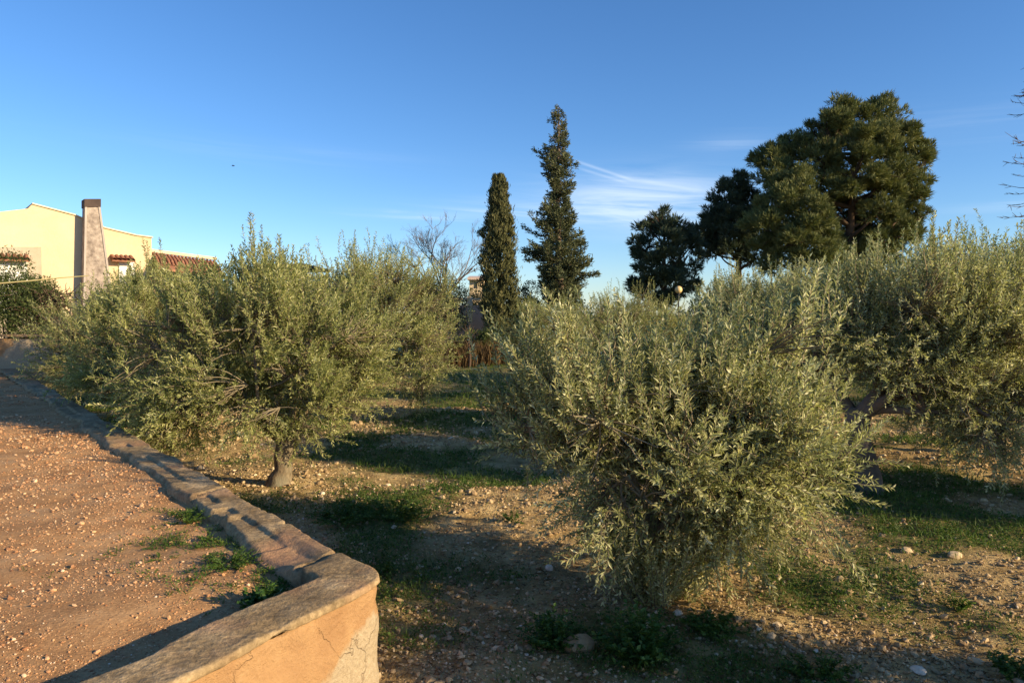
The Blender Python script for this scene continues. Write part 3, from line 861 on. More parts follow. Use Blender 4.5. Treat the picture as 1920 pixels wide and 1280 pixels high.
    cb.tubes(sp, np.linspace(.0032, .0010, K)[None] * np.ones((n, 1)), 3, 1)
    # connecting twigs to the skeleton
    nb = n - suckers
    pc = p[rg_.integers(0, nb, 170)]; sub = cen + (pc - cen) * rg_.uniform(.55, .85, (170, 1)); sub[:, 2] = np.maximum(sub[:, 2], .25)
    sn = np.linalg.norm(sub[:, None] - nodes[None], axis=2).argmin(1)
    st_c = curve3(nodes[sn], sub, np.array([0, 0, .05]) + rg_.normal(0, .06, (170, 3)), 5, rg_)
    cb.tubes(st_c, np.linspace(.013, .007, 5)[None] * np.ones((170, 1)), 4, 1)
    nodes = np.vstack([nodes, sub, st_c[:, 2], st_c[:, 3]])
    dist = np.linalg.norm(p[:nb, None] - nodes[None], axis=2); ni = dist.argmin(1)
    tw = curve3(nodes[ni], p[:nb], np.array([0, 0, .04]) + rg_.normal(0, .035, (nb, 3)), 4, rg_)
    cb.tubes(tw, np.array([.0075, .0058, .0045, .0033])[None] * np.ones((nb, 1)), 3, 1)
    # leaves: opposite pairs along the shoot
    step = .0185 / lod
    cnt = np.maximum((ln / step).astype(int), 5) * 2
    sid = np.repeat(np.arange(n), cnt)
    loc_i = np.concatenate([np.arange(c_) for c_ in cnt])
    u = (loc_i // 2 + rg_.uniform(0, .6, len(sid))) / (cnt[sid] / 2) * .98 + .02
    u = np.clip(u, 0, .999)
    fi = u * (K - 1); i0 = fi.astype(int); fr = (fi - i0)[:, None]
    base = sp[sid, i0] * (1 - fr) + sp[sid, i0 + 1] * fr
    tan = unit(sp[sid, i0 + 1] - sp[sid, i0])
    a_, b_ = perp(tan)
    ang = (loc_i % 2) * math.pi + (loc_i // 2 % 2) * math.pi / 2 + rg_.normal(0, .5, len(sid)) + sid * 1.3
    sd = a_ * np.cos(ang)[:, None] + b_ * np.sin(ang)[:, None]
    spread = rg_.uniform(.5, 1.5, len(sid))[:, None] * (1.1 - .6 * u[:, None] ** 3)
    ld = unit(tan * 1.0 + sd * spread + np.array([0, 0, 1.]) * rg_.normal(.05, .15, len(sid))[:, None])
    nn = unit(np.cross(np.cross(ld, tan + rg_.normal(0, .2, ld.shape)), ld) + rg_.normal(0, .35, ld.shape))
    ll = leaf_l * rg_.uniform(.6, 1.15, len(sid)) * (1 - .35 * u ** 4)
    st_ = rg_.beta(2.2, 2.6, n)[sid]
    under = (rg_.uniform(0, 1, len(sid)) < .22) * .32
    tint = np.clip(st_ * .55 + rg_.uniform(0, .35, len(sid)) + under, 0, 1)
    cb.leaves(base, ld, nn, ll, leaf_w * rg_.uniform(.75, 1.25, len(sid)), 0, tint, .10)
    cb.build('crown', [M[leafmat], M['twig']], th)
    return th


G = 'olive trees of the orchard'
near = olive(None, (0.83, 4.5), 11, [(.20, .05, 0.98, .86, .8, .38), (.72, -.1, .92, .40, .45, .38), (-.36, 0, 1.12, .58, .6, .42), (.68, .1, 1.36, .38, .45, .34), (-.18, .1, 1.14, .42, .4, .26), (.10, -.1, .72, .60, .55, .32), (.36, 0, .50, .46, .45, .24), (.95, 0, .62, .16, .2, .12)],
             .42, .055, (.05, .02), 2700, 'nearest olive tree, silvery crown hanging almost to the ground with suckers at its foot', suckers=130, spikes=60, group=G, gaps=.42)
left = olive(None, (-2.39, 7.54), 22, [(-.05, .0, 1.45, 1.00, .95, .74), (-.95, -.1, 1.15, .70, .7, .66), (-.3, -.4, .98, .66, .5, .40), (.15, -.3, .86, .5, .4, .24), (.45, 0, 1.35, .68, .7, .60), (-.2, .1, 1.88, .80, .6, .34), (-.95, -.3, .76, .44, .45, .32), (.45, -.2, .84, .42, .45, .30)],
             .46, .098, (.09, 0), 3500, 'olive tree with a thick pale sunlit trunk standing beyond the terrace wall', 'olive_fresh', suckers=0, spikes=45, group=G, leaf_l=.055, leaf_w=.013, lod=.85, gaps=.41)
right = olive(None, (3.45, 7.14), 33, [(.45, 0, 1.66, 1.10, .95, .62), (1.05, -.2, 1.15, .66, .6, .66), (-.35, 0, 1.62, .60, .7, .42), (1.05, -.3, .72, .42, .4, .34), (1.0, .1, 1.85, .7, .6, .38), (.25, -.35, 1.22, .62, .45, .26), (.75, .3, 1.1, .5, .5, .35)],
              .80, .115, (-.10, 0), 3900, 'olive tree with a dark shaded trunk behind the right side of the nearest one', bark='greybark', psize=1.15, suckers=0, spikes=40, group=G, leaf_l=.055, leaf_w=.013, lod=.85, gaps=.41)  # darker bark puts the shade on this trunk into its colour
backl = olive(None, (-7.1, 13.9), 44, [(0, 0, 1.25, 1.75, 1.3, .85), (-.9, -.2, 1.05, .9, .9, .75), (1.0, -.2, 1.0, .9, .9, .7), (.3, -.2, 1.75, .9, .8, .4)],
              .6, .09, (.1, 0), 2900, 'broad low olive tree at the left, just beyond the far end of the terrace wall', 'olive_fresh', leaf_l=.062, leaf_w=.014, lod=.6, spikes=40, group=G, psize=1.7, plumes=100, shoot=(.18, .38))
backm = olive(None, (-2.64, 12.4), 55, [(.35, 0, 1.75, 1.35, 1.2, .95), (1.15, -.3, 1.05, .55, .6, .70), (-.5, 0, 1.7, .9, .9, .8), (.3, 0, 2.3, .8, .8, .4)],
              .7, .08, (.05, 0), 3000, 'tall rounded olive tree behind the thick trunked one, dark drooping right side', 'olive_fresh', leaf_l=.062, leaf_w=.014, lod=.6, spikes=60, group=G, psize=1.5, plumes=90, shoot=(.18, .38))
copy_thing(right, (4.0, 9.9, 0), 2.4, .95, 'olive tree whose top shows between the nearest olive and the dark trunked one')
copy_thing(backm, (.75, 14.6, 0), 1.9, .70, 'olive tree in the middle distance below the tall spiky conifer')
copy_thing(backl, (2.9, 18.5, 0), .7, .98, 'low pale topped olive tree below the gap left of the small dark pine')
copy_thing(backm, (5.9, 8.9, 0), 4.0, .93, 'olive tree at the right edge of the view with long shoots rising high')
copy_thing(backl, (-5.2, 18.5, 0), 3.4, 1.1, 'far olive tree seen above the left olive crowns below the dark canopy')
copy_thing(backm, (8.2, 15.5, 0), .5, .95, 'farther olive tree behind the one at the right edge')
copy_thing(backl, (5.2, 14.8, 0), 2.0, 1.05, 'olive tree behind the dark trunked one, below the large pine')
copy_thing(left, (-4.75, 10.4, 0), 1.3, 1.0, 'olive tree between the thick trunked one and the broad low one at the left')
# the next tree of the row stands just outside the frame and shades the soil under the right trees
copy_thing(near, (7.4, 5.4, 0), 2.2, 1.12, 'olive tree standing outside the right edge of the view')
copy_thing(right, (3.3, 2.1, 0), 1.0, .60, 'olive tree added beside the camera, outside the view, to shade the foreground')  # unseen tree, added and sized so its shadow crosses the near soil
copy_thing(left, (11.5, 12.5, 0), 2.0, 1.0, 'olive tree farther off to the right, outside the view')
copy_thing(backm, (13.5, 18.5, 0), 1.0, 1.0, 'far olive tree off to the right, outside the view')
# little sapling in the middle of the far field
sp_ = thing('sapling', P(880, 688, 24.0) * [1, 1, 0], 'thin dark bare sapling in the grass in front of the reddish dry weeds', 'sapling')
mb = MB(); mb.trunk([[0, 0, -.1], [.02, 0, .4], [-.02, 0, .9], [.03, 0, 1.3]], [.05, .04, .03, .015], 7); mb.build('trunk', M['darkbark'], sp_)
rg = np.random.default_rng(3); p0 = np.tile([[0, 0, .7]], (14, 1)) + rg.uniform(0, .5, (14, 1)) * [0, 0, 1]; mb = MB()
mb.tubes(curve3(p0, p0 + unit(rg.normal(0, 1, (14, 3)) + [0, 0, 1.]) * .5, np.zeros((14, 3)), 3, rg), np.tile([.014, .01, .005], (14, 1)), 3)
mb.build('branches', M['darkbark'], sp_)


# ------------------------------------------------------------------ conifers and far trees
def fir_tree():
    D = 26.0; x0 = (1047 - 960) / F * D
    prof = np.array([(205, 3, 3), (214, 8, 8), (222, 20, 14), (235, 14, 18), (250, 13, 22), (258, 14, 24), (266, 38, 24), (274, 15, 22), (284, 42, 24), (300, 42, 40), (308, 30, 36), (318, 40, 20), (335, 42, 34), (350, 24, 38),
                     (370, 22, 32), (380, 26, 30), (386, 62, 30), (400, 58, 35), (408, 52, 64), (420, 54, 46), (432, 70, 48), (445, 68, 52), (460, 64, 48), (472, 70, 50), (488, 50, 68), (505, 36, 62), (525, 34, 50), (555, 30, 42), (580, 24, 34)], float)
    zz = HC + (590 - prof[:, 0]) / F * D
    th = thing('fir_tree', (x0, D, 0), 'tall ragged spire shaped conifer with jutting branches in the middle', 'conifer')
    top = zz[0]
    mb = MB(); mb.trunk([[0, 0, -.2], [.05, 0, 2.5], [-.03, 0, 5], [0, 0, top - .05]], [.2, .16, .09, .015], 9, 0, 4); mb.build('trunk', M['greybark'], th)
    rg_ = np.random.default_rng(81); mb = MB()
    n = 480
    z = top - (top - 1.0) * rg_.uniform(0, 1, n) ** .80
    a = rg_.uniform(0, 6.28, n)
    py = 590 - (z - HC) / D * F
    l = np.interp(py, prof[:, 0], prof[:, 1]); r_ = np.interp(py, prof[:, 0], prof[:, 2])
    wgt = (np.cos(a) + 1) / 2
    rad = (l * (1 - wgt) + r_ * wgt) / F * D * (.40 + .72 * rg_.beta(1.8, 1.0, n)) / (.55 + .45 * np.abs(np.cos(a)))
    rad *= np.where((py < 430) & (rg_.uniform(0, 1, n) > .22), .66, 1.0)
    rad = np.maximum(rad, .05)
    d = np.stack([np.cos(a), np.sin(a), np.zeros(n)], -1)
    p0 = np.stack([np.zeros(n), np.zeros(n), z + .05], -1); p1 = p0 + d * rad[:, None]; p1[:, 2] += rad * rg_.uniform(-.35, .40, n)
    bend = np.zeros((n, 3)); bend[:, 2] = -.28 * rad
    K = 7; pt = curve3(p0, p1, bend, K, rg_)
    mb.tubes(pt, np.linspace(.022, .006, K)[None] * np.ones((n, 1)), 3, 1)
    # foliage: side sprays along each branch
    per = np.maximum((rad * 135).astype(int), 20); sid = np.repeat(np.arange(n), per); m_ = len(sid)
    u = rg_.uniform(.1, 1, m_) ** .8; fi = u * (K - 1) * .999; i0 = fi.astype(int); fr = (fi - i0)[:, None]
    base = pt[sid, i0] * (1 - fr) + pt[sid, i0 + 1] * fr; tan = unit(pt[sid, i0 + 1] - pt[sid, i0])
    sd = np.cross(tan, [0, 0, 1.]) * rg_.choice([-1, 1], m_)[:, None]
    off = rg_.uniform(0, .15, m_)[:, None] * (1 - .75 * u[:, None])
    base = base + sd * off + np.array([0, 0, 1.]) * rg_.normal(0.0, .05, (m_, 1)) + tan * off * .5
    dd = unit(tan * .8 + sd * rg_.uniform(.2, 1, (m_, 1)) + rg_.normal(0, .45, (m_, 3)) + [0, 0, .25])
    mb.leaves(base, dd, unit(rg_.normal(0, 1, (m_, 3)) + [0, 0, .6]), rg_.uniform(.08, .17, m_) * np.clip(.42 + rad[sid] * .8, .42, 1), rg_.uniform(.026, .045, m_), 0, np.clip(rg_.beta(2, 2.4, m_) * .7 + u * .25, 0, 1), .1)
    mb.build('crown', [M['fir'], M['greybark']], th)


fir_tree()


def cypress_tree():
    D = 30.0; x0 = (936 - 960) / F * D
    prof = np.array([(333, 8, 6), (340, 10, 8), (350, 10, 15), (362, 13, 13), (385, 15, 16), (400, 19, 20), (420, 25, 22), (450, 29, 24), (480, 31, 26), (510, 31, 29), (540, 32, 30), (570, 31, 30), (600, 28, 28), (630, 20, 20)], float)
    th = thing('cypress_tree', (x0, D, 0), 'narrow columnar cypress left of the ragged conifer', 'cypress')
    top = HC + (590 - 333) / F * D
    mb = MB(); mb.trunk([[0, 0, -.2], [.03, 0, 2.5], [0, 0, top - .3]], [.16, .12, .02], 8); mb.build('trunk', M['greybark'], th)
    rg_ = np.random.default_rng(82); n = 30000
    z = rg_.uniform(.7, top, n); a = rg_.uniform(0, 6.28, n); py = 590 - (z - HC) / D * F
    l = np.interp(py, prof[:, 0], prof[:, 1]); r_ = np.interp(py, prof[:, 0], prof[:, 2]); wgt = (np.cos(a) + 1) / 2
    R_ = (l * (1 - wgt) + r_ * wgt) / F * D
    lump = fbm(np.cos(a) * 2.6, np.sin(a) * 2.6, z * 2.0, 4, 9, .7)
    rr = R_ * (.82 + 2.6 * (lump - .46)) * rg_.uniform(.55, 1, n) ** .4 * (1 + .28 * (rg_.uniform(0, 1, n) < .05))
    b_ = np.stack([np.cos(a) * rr, np.sin(a) * rr, z], -1)
    d = unit(np.stack([np.cos(a) * .45, np.sin(a) * .45, np.ones(n)], -1) + rg_.normal(0, .25, (n, 3)))
    mb = MB(); mb.leaves(b_, d, unit(np.stack([np.cos(a), np.sin(a), np.zeros(n)], -1) + rg_.normal(0, .5, (n, 3))), rg_.uniform(.09, .2, n), rg_.uniform(.03, .055, n), 0, np.clip(rg_.beta(2, 2, n) * .6 + (lump - .3) * .8, 0, 1), .1)
    mb.build('crown', [M['cypress']], th)


cypress_tree()


def pine(D, trunk_px, blobs, label, mkey, seed, tufts_per_m2, limbs=10, trunk_r=.22, gap=.45, lean=0):
    """blobs: (px, py, radius_px, depth offset in m)"""
    x0 = (trunk_px - 960) / F * D
    rg_ = np.random.default_rng(seed)
    th = thing('pine_tree', (x0, D, 0), label, 'pine')
    cs = np.array([[*(P(px, py, D + dy) - np.array([x0, D, 0])), r_ / F * D] for px, py, r_, dy in blobs])
    topz = cs[:, 2].max()
    tb = MB(); tb.trunk([[0, 0, -.3], [lean * .2, 0, 1.5], [lean * .5, .1, 3.5], [lean * .8, 0, topz * .62], [lean, 0, topz * .92]], [trunk_r * 1.25, trunk_r, trunk_r * .8, trunk_r * .55, trunk_r * .15], 12, 0, seed, .05)
    mb = MB()
    for c_ in cs:           # limbs to every clump
        hz = np.clip(c_[2] - np.hypot(c_[0], c_[1]) * .55 - .3, 1.6, topz * .85)
        s0 = np.array([lean * hz / topz, 0, hz])
        md = (s0 + c_[:3]) / 2 + np.array([0, 0, -.12 * np.hypot(*(c_[:2]))]) + rg_.normal(0, .12, 3)
        tb.trunk([s0, md, c_[:3]], [trunk_r * .34, trunk_r * .22, .025], 6, 0, seed, .05)
        ns = 9; q = unit(rg_.normal(0, 1, (ns, 3)) + [0, 0, .3]) * c_[3] * .8
        mb.tubes(curve3(np.tile(md * .3 + c_[:3] * .7, (ns, 1)), c_[:3] + q, rg_.normal(0, .08, (ns, 3)), 4, rg_), np.tile([.03, .022, .015, .008], (ns, 1)), 3, 1)
    tb.build('trunk', M['darkbark'], th)
    # tufts: fans of needles on the clump shells
    for c_ in cs:
        nsub = 13; qs = unit(rg_.normal(0, 1, (nsub, 3)) + [0, 0, .15]); sc_ = qs * c_[3] * rg_.uniform(.50, .98, (nsub, 1)) * [1.05, 1.05, .85]; sr = c_[3] * rg_.uniform(.26, .46, nsub)
        n = int(tufts_per_m2 * c_[3] ** 2 * 15); js = rg_.integers(0, nsub, n)
        q = unit(rg_.normal(0, 1, (n, 3))); lump = fbm(q[:, 0] * 2.0 + c_[0] * 3, q[:, 1] * 2.0 + c_[1], q[:, 2] * 2.0, 3, seed + int(abs(c_[0]) * 50))
        rr = sr[js] * (.75 + .9 * (lump - .4)) * rg_.uniform(.1, 1, n) ** .38
        p = c_[:3] + sc_[js] + q * rr[:, None] * np.array([1.1, 1.1, .75])
        k = lump > gap - .10 * rg_.uniform(0, 1, n); p = p[k]; q = q[k]; lump = lump[k]; n = len(p)
        ax = unit(q * .7 + unit(sc_[js[k]]) * .5 + np.array([0, 0, .75]) + rg_.normal(0, .25, (n, 3)))
        st_ = rg_.beta(2, 2.4, n)
        m_ = 8
        sid = np.repeat(np.arange(n), m_); k_ = len(sid)
        d = unit(ax[sid] + rg_.normal(0, .38, (k_, 3)))
        mb.leaves(p[sid] + ax[sid] * rg_.uniform(-.05, .06, (k_, 1)), d, unit(rg_.normal(0, 1, (k_, 3))), rg_.uniform(.14, .28, k_), rg_.uniform(.02, .036, k_), 0, np.clip(st_[sid] * .7 + rg_.uniform(0, .3, k_), 0, 1), .06)
    mb.build('crown', [M[mkey], M['darkbark']], th)
    return th


big = [(1610, 232, 52, 0), (1650, 222, 40, .5), (1575, 225, 42, -.3), (1555, 258, 46, -.6), (1665, 262, 46, -.4), (1610, 275, 55, -1.2), (1530, 255, 32, .6), (1692, 262, 30, .2), (1535, 300, 48, -.8), (1600, 320, 52, -1.4), (1660, 315, 52, -.9),
       (1705, 300, 34, 0), (1733, 278, 20, .3), (1735, 300, 18, -.2), (1490, 290, 40, .2), (1468, 282, 22, .6), (1445, 300, 30, 0), (1425, 296, 18, .4), (1482, 268, 18, .6), (1470, 335, 45, -.6), (1520, 350, 45, -1.0), (1640, 360, 42, -.4), (1690, 350, 40, .2), (1712, 372, 26, 0),
       (1665, 395, 34, .8), (1700, 405, 26, .2), (1716, 368, 16, .4), (1640, 430, 36, .6), (1690, 440, 30, 0), (1702, 420, 22, .5), (1590, 455, 36, .8), (1640, 470, 38, .2), (1560, 470, 36, .2), (1600, 495, 42, 0), (1660, 480, 30, .6), (1545, 420, 30, 1.0), (1580, 352, 36, .8), (1570, 388, 34, 1.0), (1622, 398, 30, 1.3), (1605, 430, 34, 1.3), (1676, 425, 34, -.4), (1545, 385, 34, .6), (1660, 452, 32, -.5), (1620, 520, 40, .2), (1648, 392, 30, -1.0), (1725, 335, 22, .1), (1728, 400, 14, .2), (1715, 440, 16, .1)]
pine(30, 1575, big, 'large spreading pine tree with visible trunk and open crown at the right', 'pine', 91, 64, lean=.5, trunk_r=.24)
mid = [(1490, 350, 34, 0), (1475, 385, 46, -.5), (1510, 405, 46, -.8), (1450, 430, 48, -.2), (1500, 450, 52, -.8), (1540, 440, 30, -.2), (1460, 475, 46, 0), (1520, 490, 46, -.3), (1440, 392, 26, .3), (1550, 490, 34, .2), (1455, 352, 22, .4)]
pine(27.5, 1490, mid, 'bushy yellow green pine in front of the large pine trunk', 'pine', 92, 66, trunk_r=.14)
dk = [(1382, 350, 27, 0), (1365, 372, 32, -.2), (1400, 378, 30, .2), (1345, 400, 30, 0), (1385, 412, 42, -.4), (1420, 430, 40, .2), (1340, 435, 32, .2), (1320, 440, 22, .4), (1370, 455, 42, -.2), (1420, 475, 40, 0), (1395, 335, 12, 0), (1330, 408, 16, 0), (1308, 432, 14, .2), (1345, 470, 28, .2)]
pine(31, 1385, dk, 'dark pine with a knobbly top left of the bushy yellow green pine', 'pine_dark', 93, 66, trunk_r=.16)
sm = [(1235, 415, 26, 0), (1215, 432, 24, .1), (1262, 432, 28, -.2), (1238, 455, 38, -.3), (1285, 450, 28, .2), (1205, 465, 22, .2), (1245, 495, 42, -.2), (1285, 485, 32, .1), (1215, 505, 24, 0), (1250, 530, 38, -.2), (1205, 540, 24, .2), (1285, 530, 26, .1), (1230, 552, 34, 0), (1300, 455, 16, .3), (1186, 540, 12, .2), (1194, 455, 12, 0)]
pine(29, 1245, sm, 'small dark pine standing apart at the left end of the pines', 'pine_dark', 94, 66, trunk_r=.14)


def bare_tree(name, px, D, top_px, spread, label, seed, trunk_r=.14, levels=4, n0=5, h0=1.6, up=1.0, cat='bare tree'):
    x0 = (px - 960) / F * D; top = HC + (590 - top_px) / F * D
    th = thing(name, (x0, D, 0), label, cat); rg_ = np.random.default_rng(seed)
    tb = MB(); tb.trunk([[0, 0, -.2], [.05, 0, h0 * .5], [0, 0, h0]], [trunk_r * 1.2, trunk_r, trunk_r * .9], 9, 0, seed); tb.build('trunk', M['greybark'], th)
    mb = MB(); st = np.tile([[0, 0, h0 - .05]], (n0, 1)).astype(float)
    a = np.arange(n0) / n0 * 6.28 + rg_.uniform(0, 1, n0)
    d = unit(np.stack([np.cos(a) * spread, np.sin(a) * spread, np.full(n0, up)], -1))
    ln = (top - h0) * .48; r_ = trunk_r * .5
    for lv in range(levels):
        n = len(st); l = ln * rg_.uniform(.7, 1.15, n)[:, None]
        e = st + d * l; paths = curve3(st, e, rg_.normal(0, .06, (n, 3)) * ln, 6, rg_)
        mb.tubes(paths, np.linspace(r_, r_ * .55, 6)[None] * np.ones((n, 1)), 4 if lv < 2 else 3)
        kids = 3 if lv < 2 else 4
        k = np.repeat(np.arange(n), kids); u = rg_.integers(2, 6, len(k)); st = paths[k, u]
        d = unit(d[k] + rg_.normal(0, .42, (len(k), 3)) + [0, 0, .22]); ln *= .58; r_ *= .55
    mb.build('branches', M['greybark'], th)
    return th


bare_tree('bare_tree', 835, 33, 372, .95, 'leafless grey branched tree left of the cypress', 41, .085, 6, 7, 2.4, cat='bare tree')


def dead_spire():
    D = 12.0; x0 = (1921 - 960) / F * D; top = HC + (590 - 118) / F * D
    th = thing('dead_tree', (x0, D, 0), 'thin leafless spire with short bare side branches at the right edge', 'dead tree')
    tb = MB(); tb.trunk([[0, 0, -.1], [.02, 0, 2], [-.01, 0, 4], [.0, 0, top]], [.04, .028, .018, .005], 7, 0, 5); tb.build('trunk', M['darkbark'], th)
    rg_ = np.random.default_rng(6); n = 90; z = rg_.uniform(2.2, top, n); a = rg_.uniform(0, 6.28, n); l = np.clip((top - z) * .25 + .12, .1, .5) * rg_.uniform(.5, 1.1, n)
    p0 = np.stack([np.zeros(n), np.zeros(n), z], -1); p1 = p0 + np.stack([np.cos(a) * l, np.sin(a) * l, l * rg_.uniform(-.1, .35, n)], -1)
    mb = MB(); mb.tubes(curve3(p0, p1, np.stack([np.zeros(n)] * 2 + [-.12 * l], -1), 4, rg_), np.tile([.006, .005, .004, .0025], (n, 1)), 3)
    k = np.repeat(np.arange(n), 3); u = rg_.uniform(.3, .9, (len(k), 1)); q0 = p0[k] * (1 - u) + p1[k] * u - [0, 0, .02]
    mb.tubes(curve3(q0, q0 + unit((p1 - p0)[k] + rg_.normal(0, .15, (len(k), 3)) + [0, 0, .05]) * .10, np.zeros((len(k), 3)), 3, rg_), np.tile([.006, .004, .002], (len(k), 1)), 3)
    mb.build('branches', M['darkbark'], th)


dead_spire()


def shrub(px, py_top, D, w_px, label, mkey='shrub', seed=0, base=0.0, n=9000, leaf=.09, dens=.40, name='shrub', cat='shrub', depth=1.0, trunk=True):
    """rounded leafy bush: clumps of leaves on twigs"""
    x0 = (px - 960) / F * D; top = HC + (590 - py_top) / F * D; hw = w_px / 2 / F * D
    rg_ = np.random.default_rng(seed + 500); H_ = top - base
    th = thing(name, (x0, D, base), label, cat)
    nb = 16; u = rg_.uniform(-1, 1, nb); cz = H_ * rg_.uniform(.3, .8, nb) * (1 - .35 * u ** 2)
    cs = np.stack([u * hw * .72, rg_.uniform(-.6, .6, nb) * depth, cz], -1); cr = np.minimum(H_ * .32, hw * .5) * rg_.uniform(.7, 1.2, nb)
    mb = MB()
    mb.tubes(curve3(cs * np.array([.2, .2, 0]), cs, rg_.normal(0, .1, (nb, 3)), 5, rg_), np.tile(np.linspace(.035, .012, 5), (nb, 1)), 4, 0)
    mb.build('stems', M['darkbark'], th)
    mb = MB(); j = rg_.integers(0, nb, n); q = unit(rg_.normal(0, 1, (n, 3)))
    lump = fbm(q[:, 0] * 1.8 + j, q[:, 1] * 1.8, q[:, 2] * 1.8, 3, seed)
    p = cs[j] + q * (cr[j] * (.6 + .9 * (lump - .2)) * rg_.uniform(.3, 1, n) ** .4)[:, None]
    k = (lump > dens) & (p[:, 2] > .02); p, q = p[k], q[k]; n = len(p)
    d = unit(q * .6 + rg_.normal(0, .6, (n, 3)) + [0, 0, .35])
    mb.leaves(p, d, unit(rg_.normal(0, 1, (n, 3)) + q), leaf * rg_.uniform(.6, 1.3, n), leaf * .42 * rg_.uniform(.7, 1.3, n), 0, rg_.beta(2, 2.2, n), .12)
    mb.build('foliage', M[mkey], th)
    return th


shrub(815, 474, 30, 120, 'dark evergreen bush below the leafless tree', 'pine_dark', 1, n=16000)
shrub(720, 500, 31, 110, 'grey green bush left of the dark evergreen bush', 'shrub', 2, n=12000)
shrub(990, 508, 31, 80, 'scrubby bush between the cypress and the ragged conifer', 'shrub', 3, n=10000)
shrub(15, 458, 16.6, 210, 'leafy green hedge bush behind the low orange wall at the left edge', 'shrub', 4, base=TZ - .05, n=34000, leaf=.055, dens=.34)
shrub(395, 462, 24, 130, 'dark green bush right of the red tiled roof', 'shrub', 6, n=12000)
shrub(560, 470, 27, 110, 'dark green bush over the dark canopy', 'shrub', 7, n=11000)
shrub(872, 508, 34, 100, 'low brown green scrub in front of the distant yellow house', 'shrub', 5, n=8000, dens=.44)
shrub(1845, 462, 20, 60, 'small dark pine bush rising behind the right olive crowns', 'pine_dark', 8, n=9000)
shrub(900, 620, 26, 170, 'dark scrub bush in the shade behind the reddish dry weeds', 'shrub', 9, n=12000)
shrub(1080, 560, 34, 200, 'far hedge bush behind the middle olive tree', 'shrub', 10, n=12000, leaf=.12)
shrub(1420, 530, 34, 320, 'far hedge bush under the pines', 'pine_dark', 11, n=16000, leaf=.12)
shrub(1760, 520, 34, 300, 'far hedge bush right of the large pine', 'shrub', 12, n=16000, leaf=.12)
shrub(230, 512, 24, 170, 'dark bush below the house chimney', 'shrub', 13, n=12000)

# brown brush pile beside the hedge
bp = thing('brush_pile', P(85, 590, 16.3), 'heap of brown dead branches right of the green hedge bush', 'brush pile')
rg = np.random.default_rng(77); n = 420
p0 = np.stack([rg.uniform(-.45, .5, n), rg.uniform(-.4, .4, n), rg.uniform(-.5, .5, n)], -1); d = unit(rg.normal(0, 1, (n, 3)) * [1, .8, .6]) * rg.uniform(.2, .5, (n, 1))
mb = MB(); mb.tubes(curve3(p0, p0 + d, rg.normal(0, .08, (n, 3)), 4, rg), np.tile([.012, .010, .007, .004], (n, 1)), 3); mb.build('branches', M['darkbark'], bp)

# reddish dry weeds at the far end of the field
rg = np.random.default_rng(78); n = 2300
xx = rg.uniform(-2.3, .1, n); yy = 24.6 + rg.uniform(0, 1.4, n)
mb = MB(); blades(mb, xx, yy, field_z(xx, yy), rg.uniform(.3, 1.0, n), .022, rg, 0, .14)
tag(mb.build('dry_weeds', M['straw']), 'reddish brown tall dry weeds at the far end of the open strip', 'dry weeds', None, 'stuff')

# ------------------------------------------------------------------ house
HD = 27.0
hn = np.array([0.64, -0.77, 0]); hn /= np.linalg.norm(hn)
HO = np.array([(60 - 960) / F * HD, HD, 0.0])
hx = np.array([-hn[1], hn[0], 0])       # along the facade, to the right


def on_facade(px, py, out=0.0):
    """pixel -> facade plane (u along, z), plane pushed out by 'out' metres"""
    d = ray(px, py); o = np.array([0, 0, HC]); q = HO + hn * out
    t = np.dot(q - o, hn) / np.dot(d, hn); p = o + d * t - HO
    return np.dot(p, hx), p[2]


HM = np.column_stack([hx, -hn, [0, 0, 1], HO])      # local (u, inward depth, z) -> world


def prism(outline, d0, d1, material, name, parent, M4=HM):
    """extrude a (u,z) outline between inward depths d0 and d1"""
    o = np.array(outline, float); n = len(o)
    v = np.vstack([np.column_stack([o[:, 0], np.full(n, d0), o[:, 1]]), np.column_stack([o[:, 0], np.full(n, d1), o[:, 1]])])
    v = v @ M4[:, :3].T + M4[:, 3]
    me = bpy.data.meshes.new(name)
    faces = [list(range(n)), list(range(2 * n - 1, n - 1, -1))] + [[i, i + n, (i + 1) % n + n, (i + 1) % n] for i in range(n)]
    org = worg(parent)
    me.from_pydata([tuple(p - org) for p in v], [], faces); me.materials.append(material); me.update()
    import bmesh
    bm = bmesh.new(); bm.from_mesh(me); bmesh.ops.recalc_face_normals(bm, faces=bm.faces); bm.to_mesh(me); bm.free()
    ob = bpy.data.objects.new(name, me); COL.objects.link(ob); ob.parent = parent
    return ob


house = thing('house', tuple(HO), 'yellow plastered house with low gable and tall stone chimney at the left', 'house')
uz = lambda px, py, out=0.0: on_facade(px, py, out)
ol = [uz(-160, 440), uz(0, 397), uz(52, 391), uz(60, 383), uz(140, 404), uz(196, 428), uz(255, 442), uz(284, 446)]
ur = ol[-1][0]; ul = ol[0][0]
prism([(ul, 0)] + ol + [(ur, 0)], 0, 7, M['yellow_plaster'], 'wall', house)
# thin cream capping following the gable line
cp = [uz(60, 383), uz(140, 404), uz(196, 428), uz(255, 442), uz(286, 446)]
prism([(a, z + .05) for a, z in cp] + [(a, z + .003) for a, z in cp[::-1]], -.06, 7.05, M['cream_trim'], 'roof_edge', house)
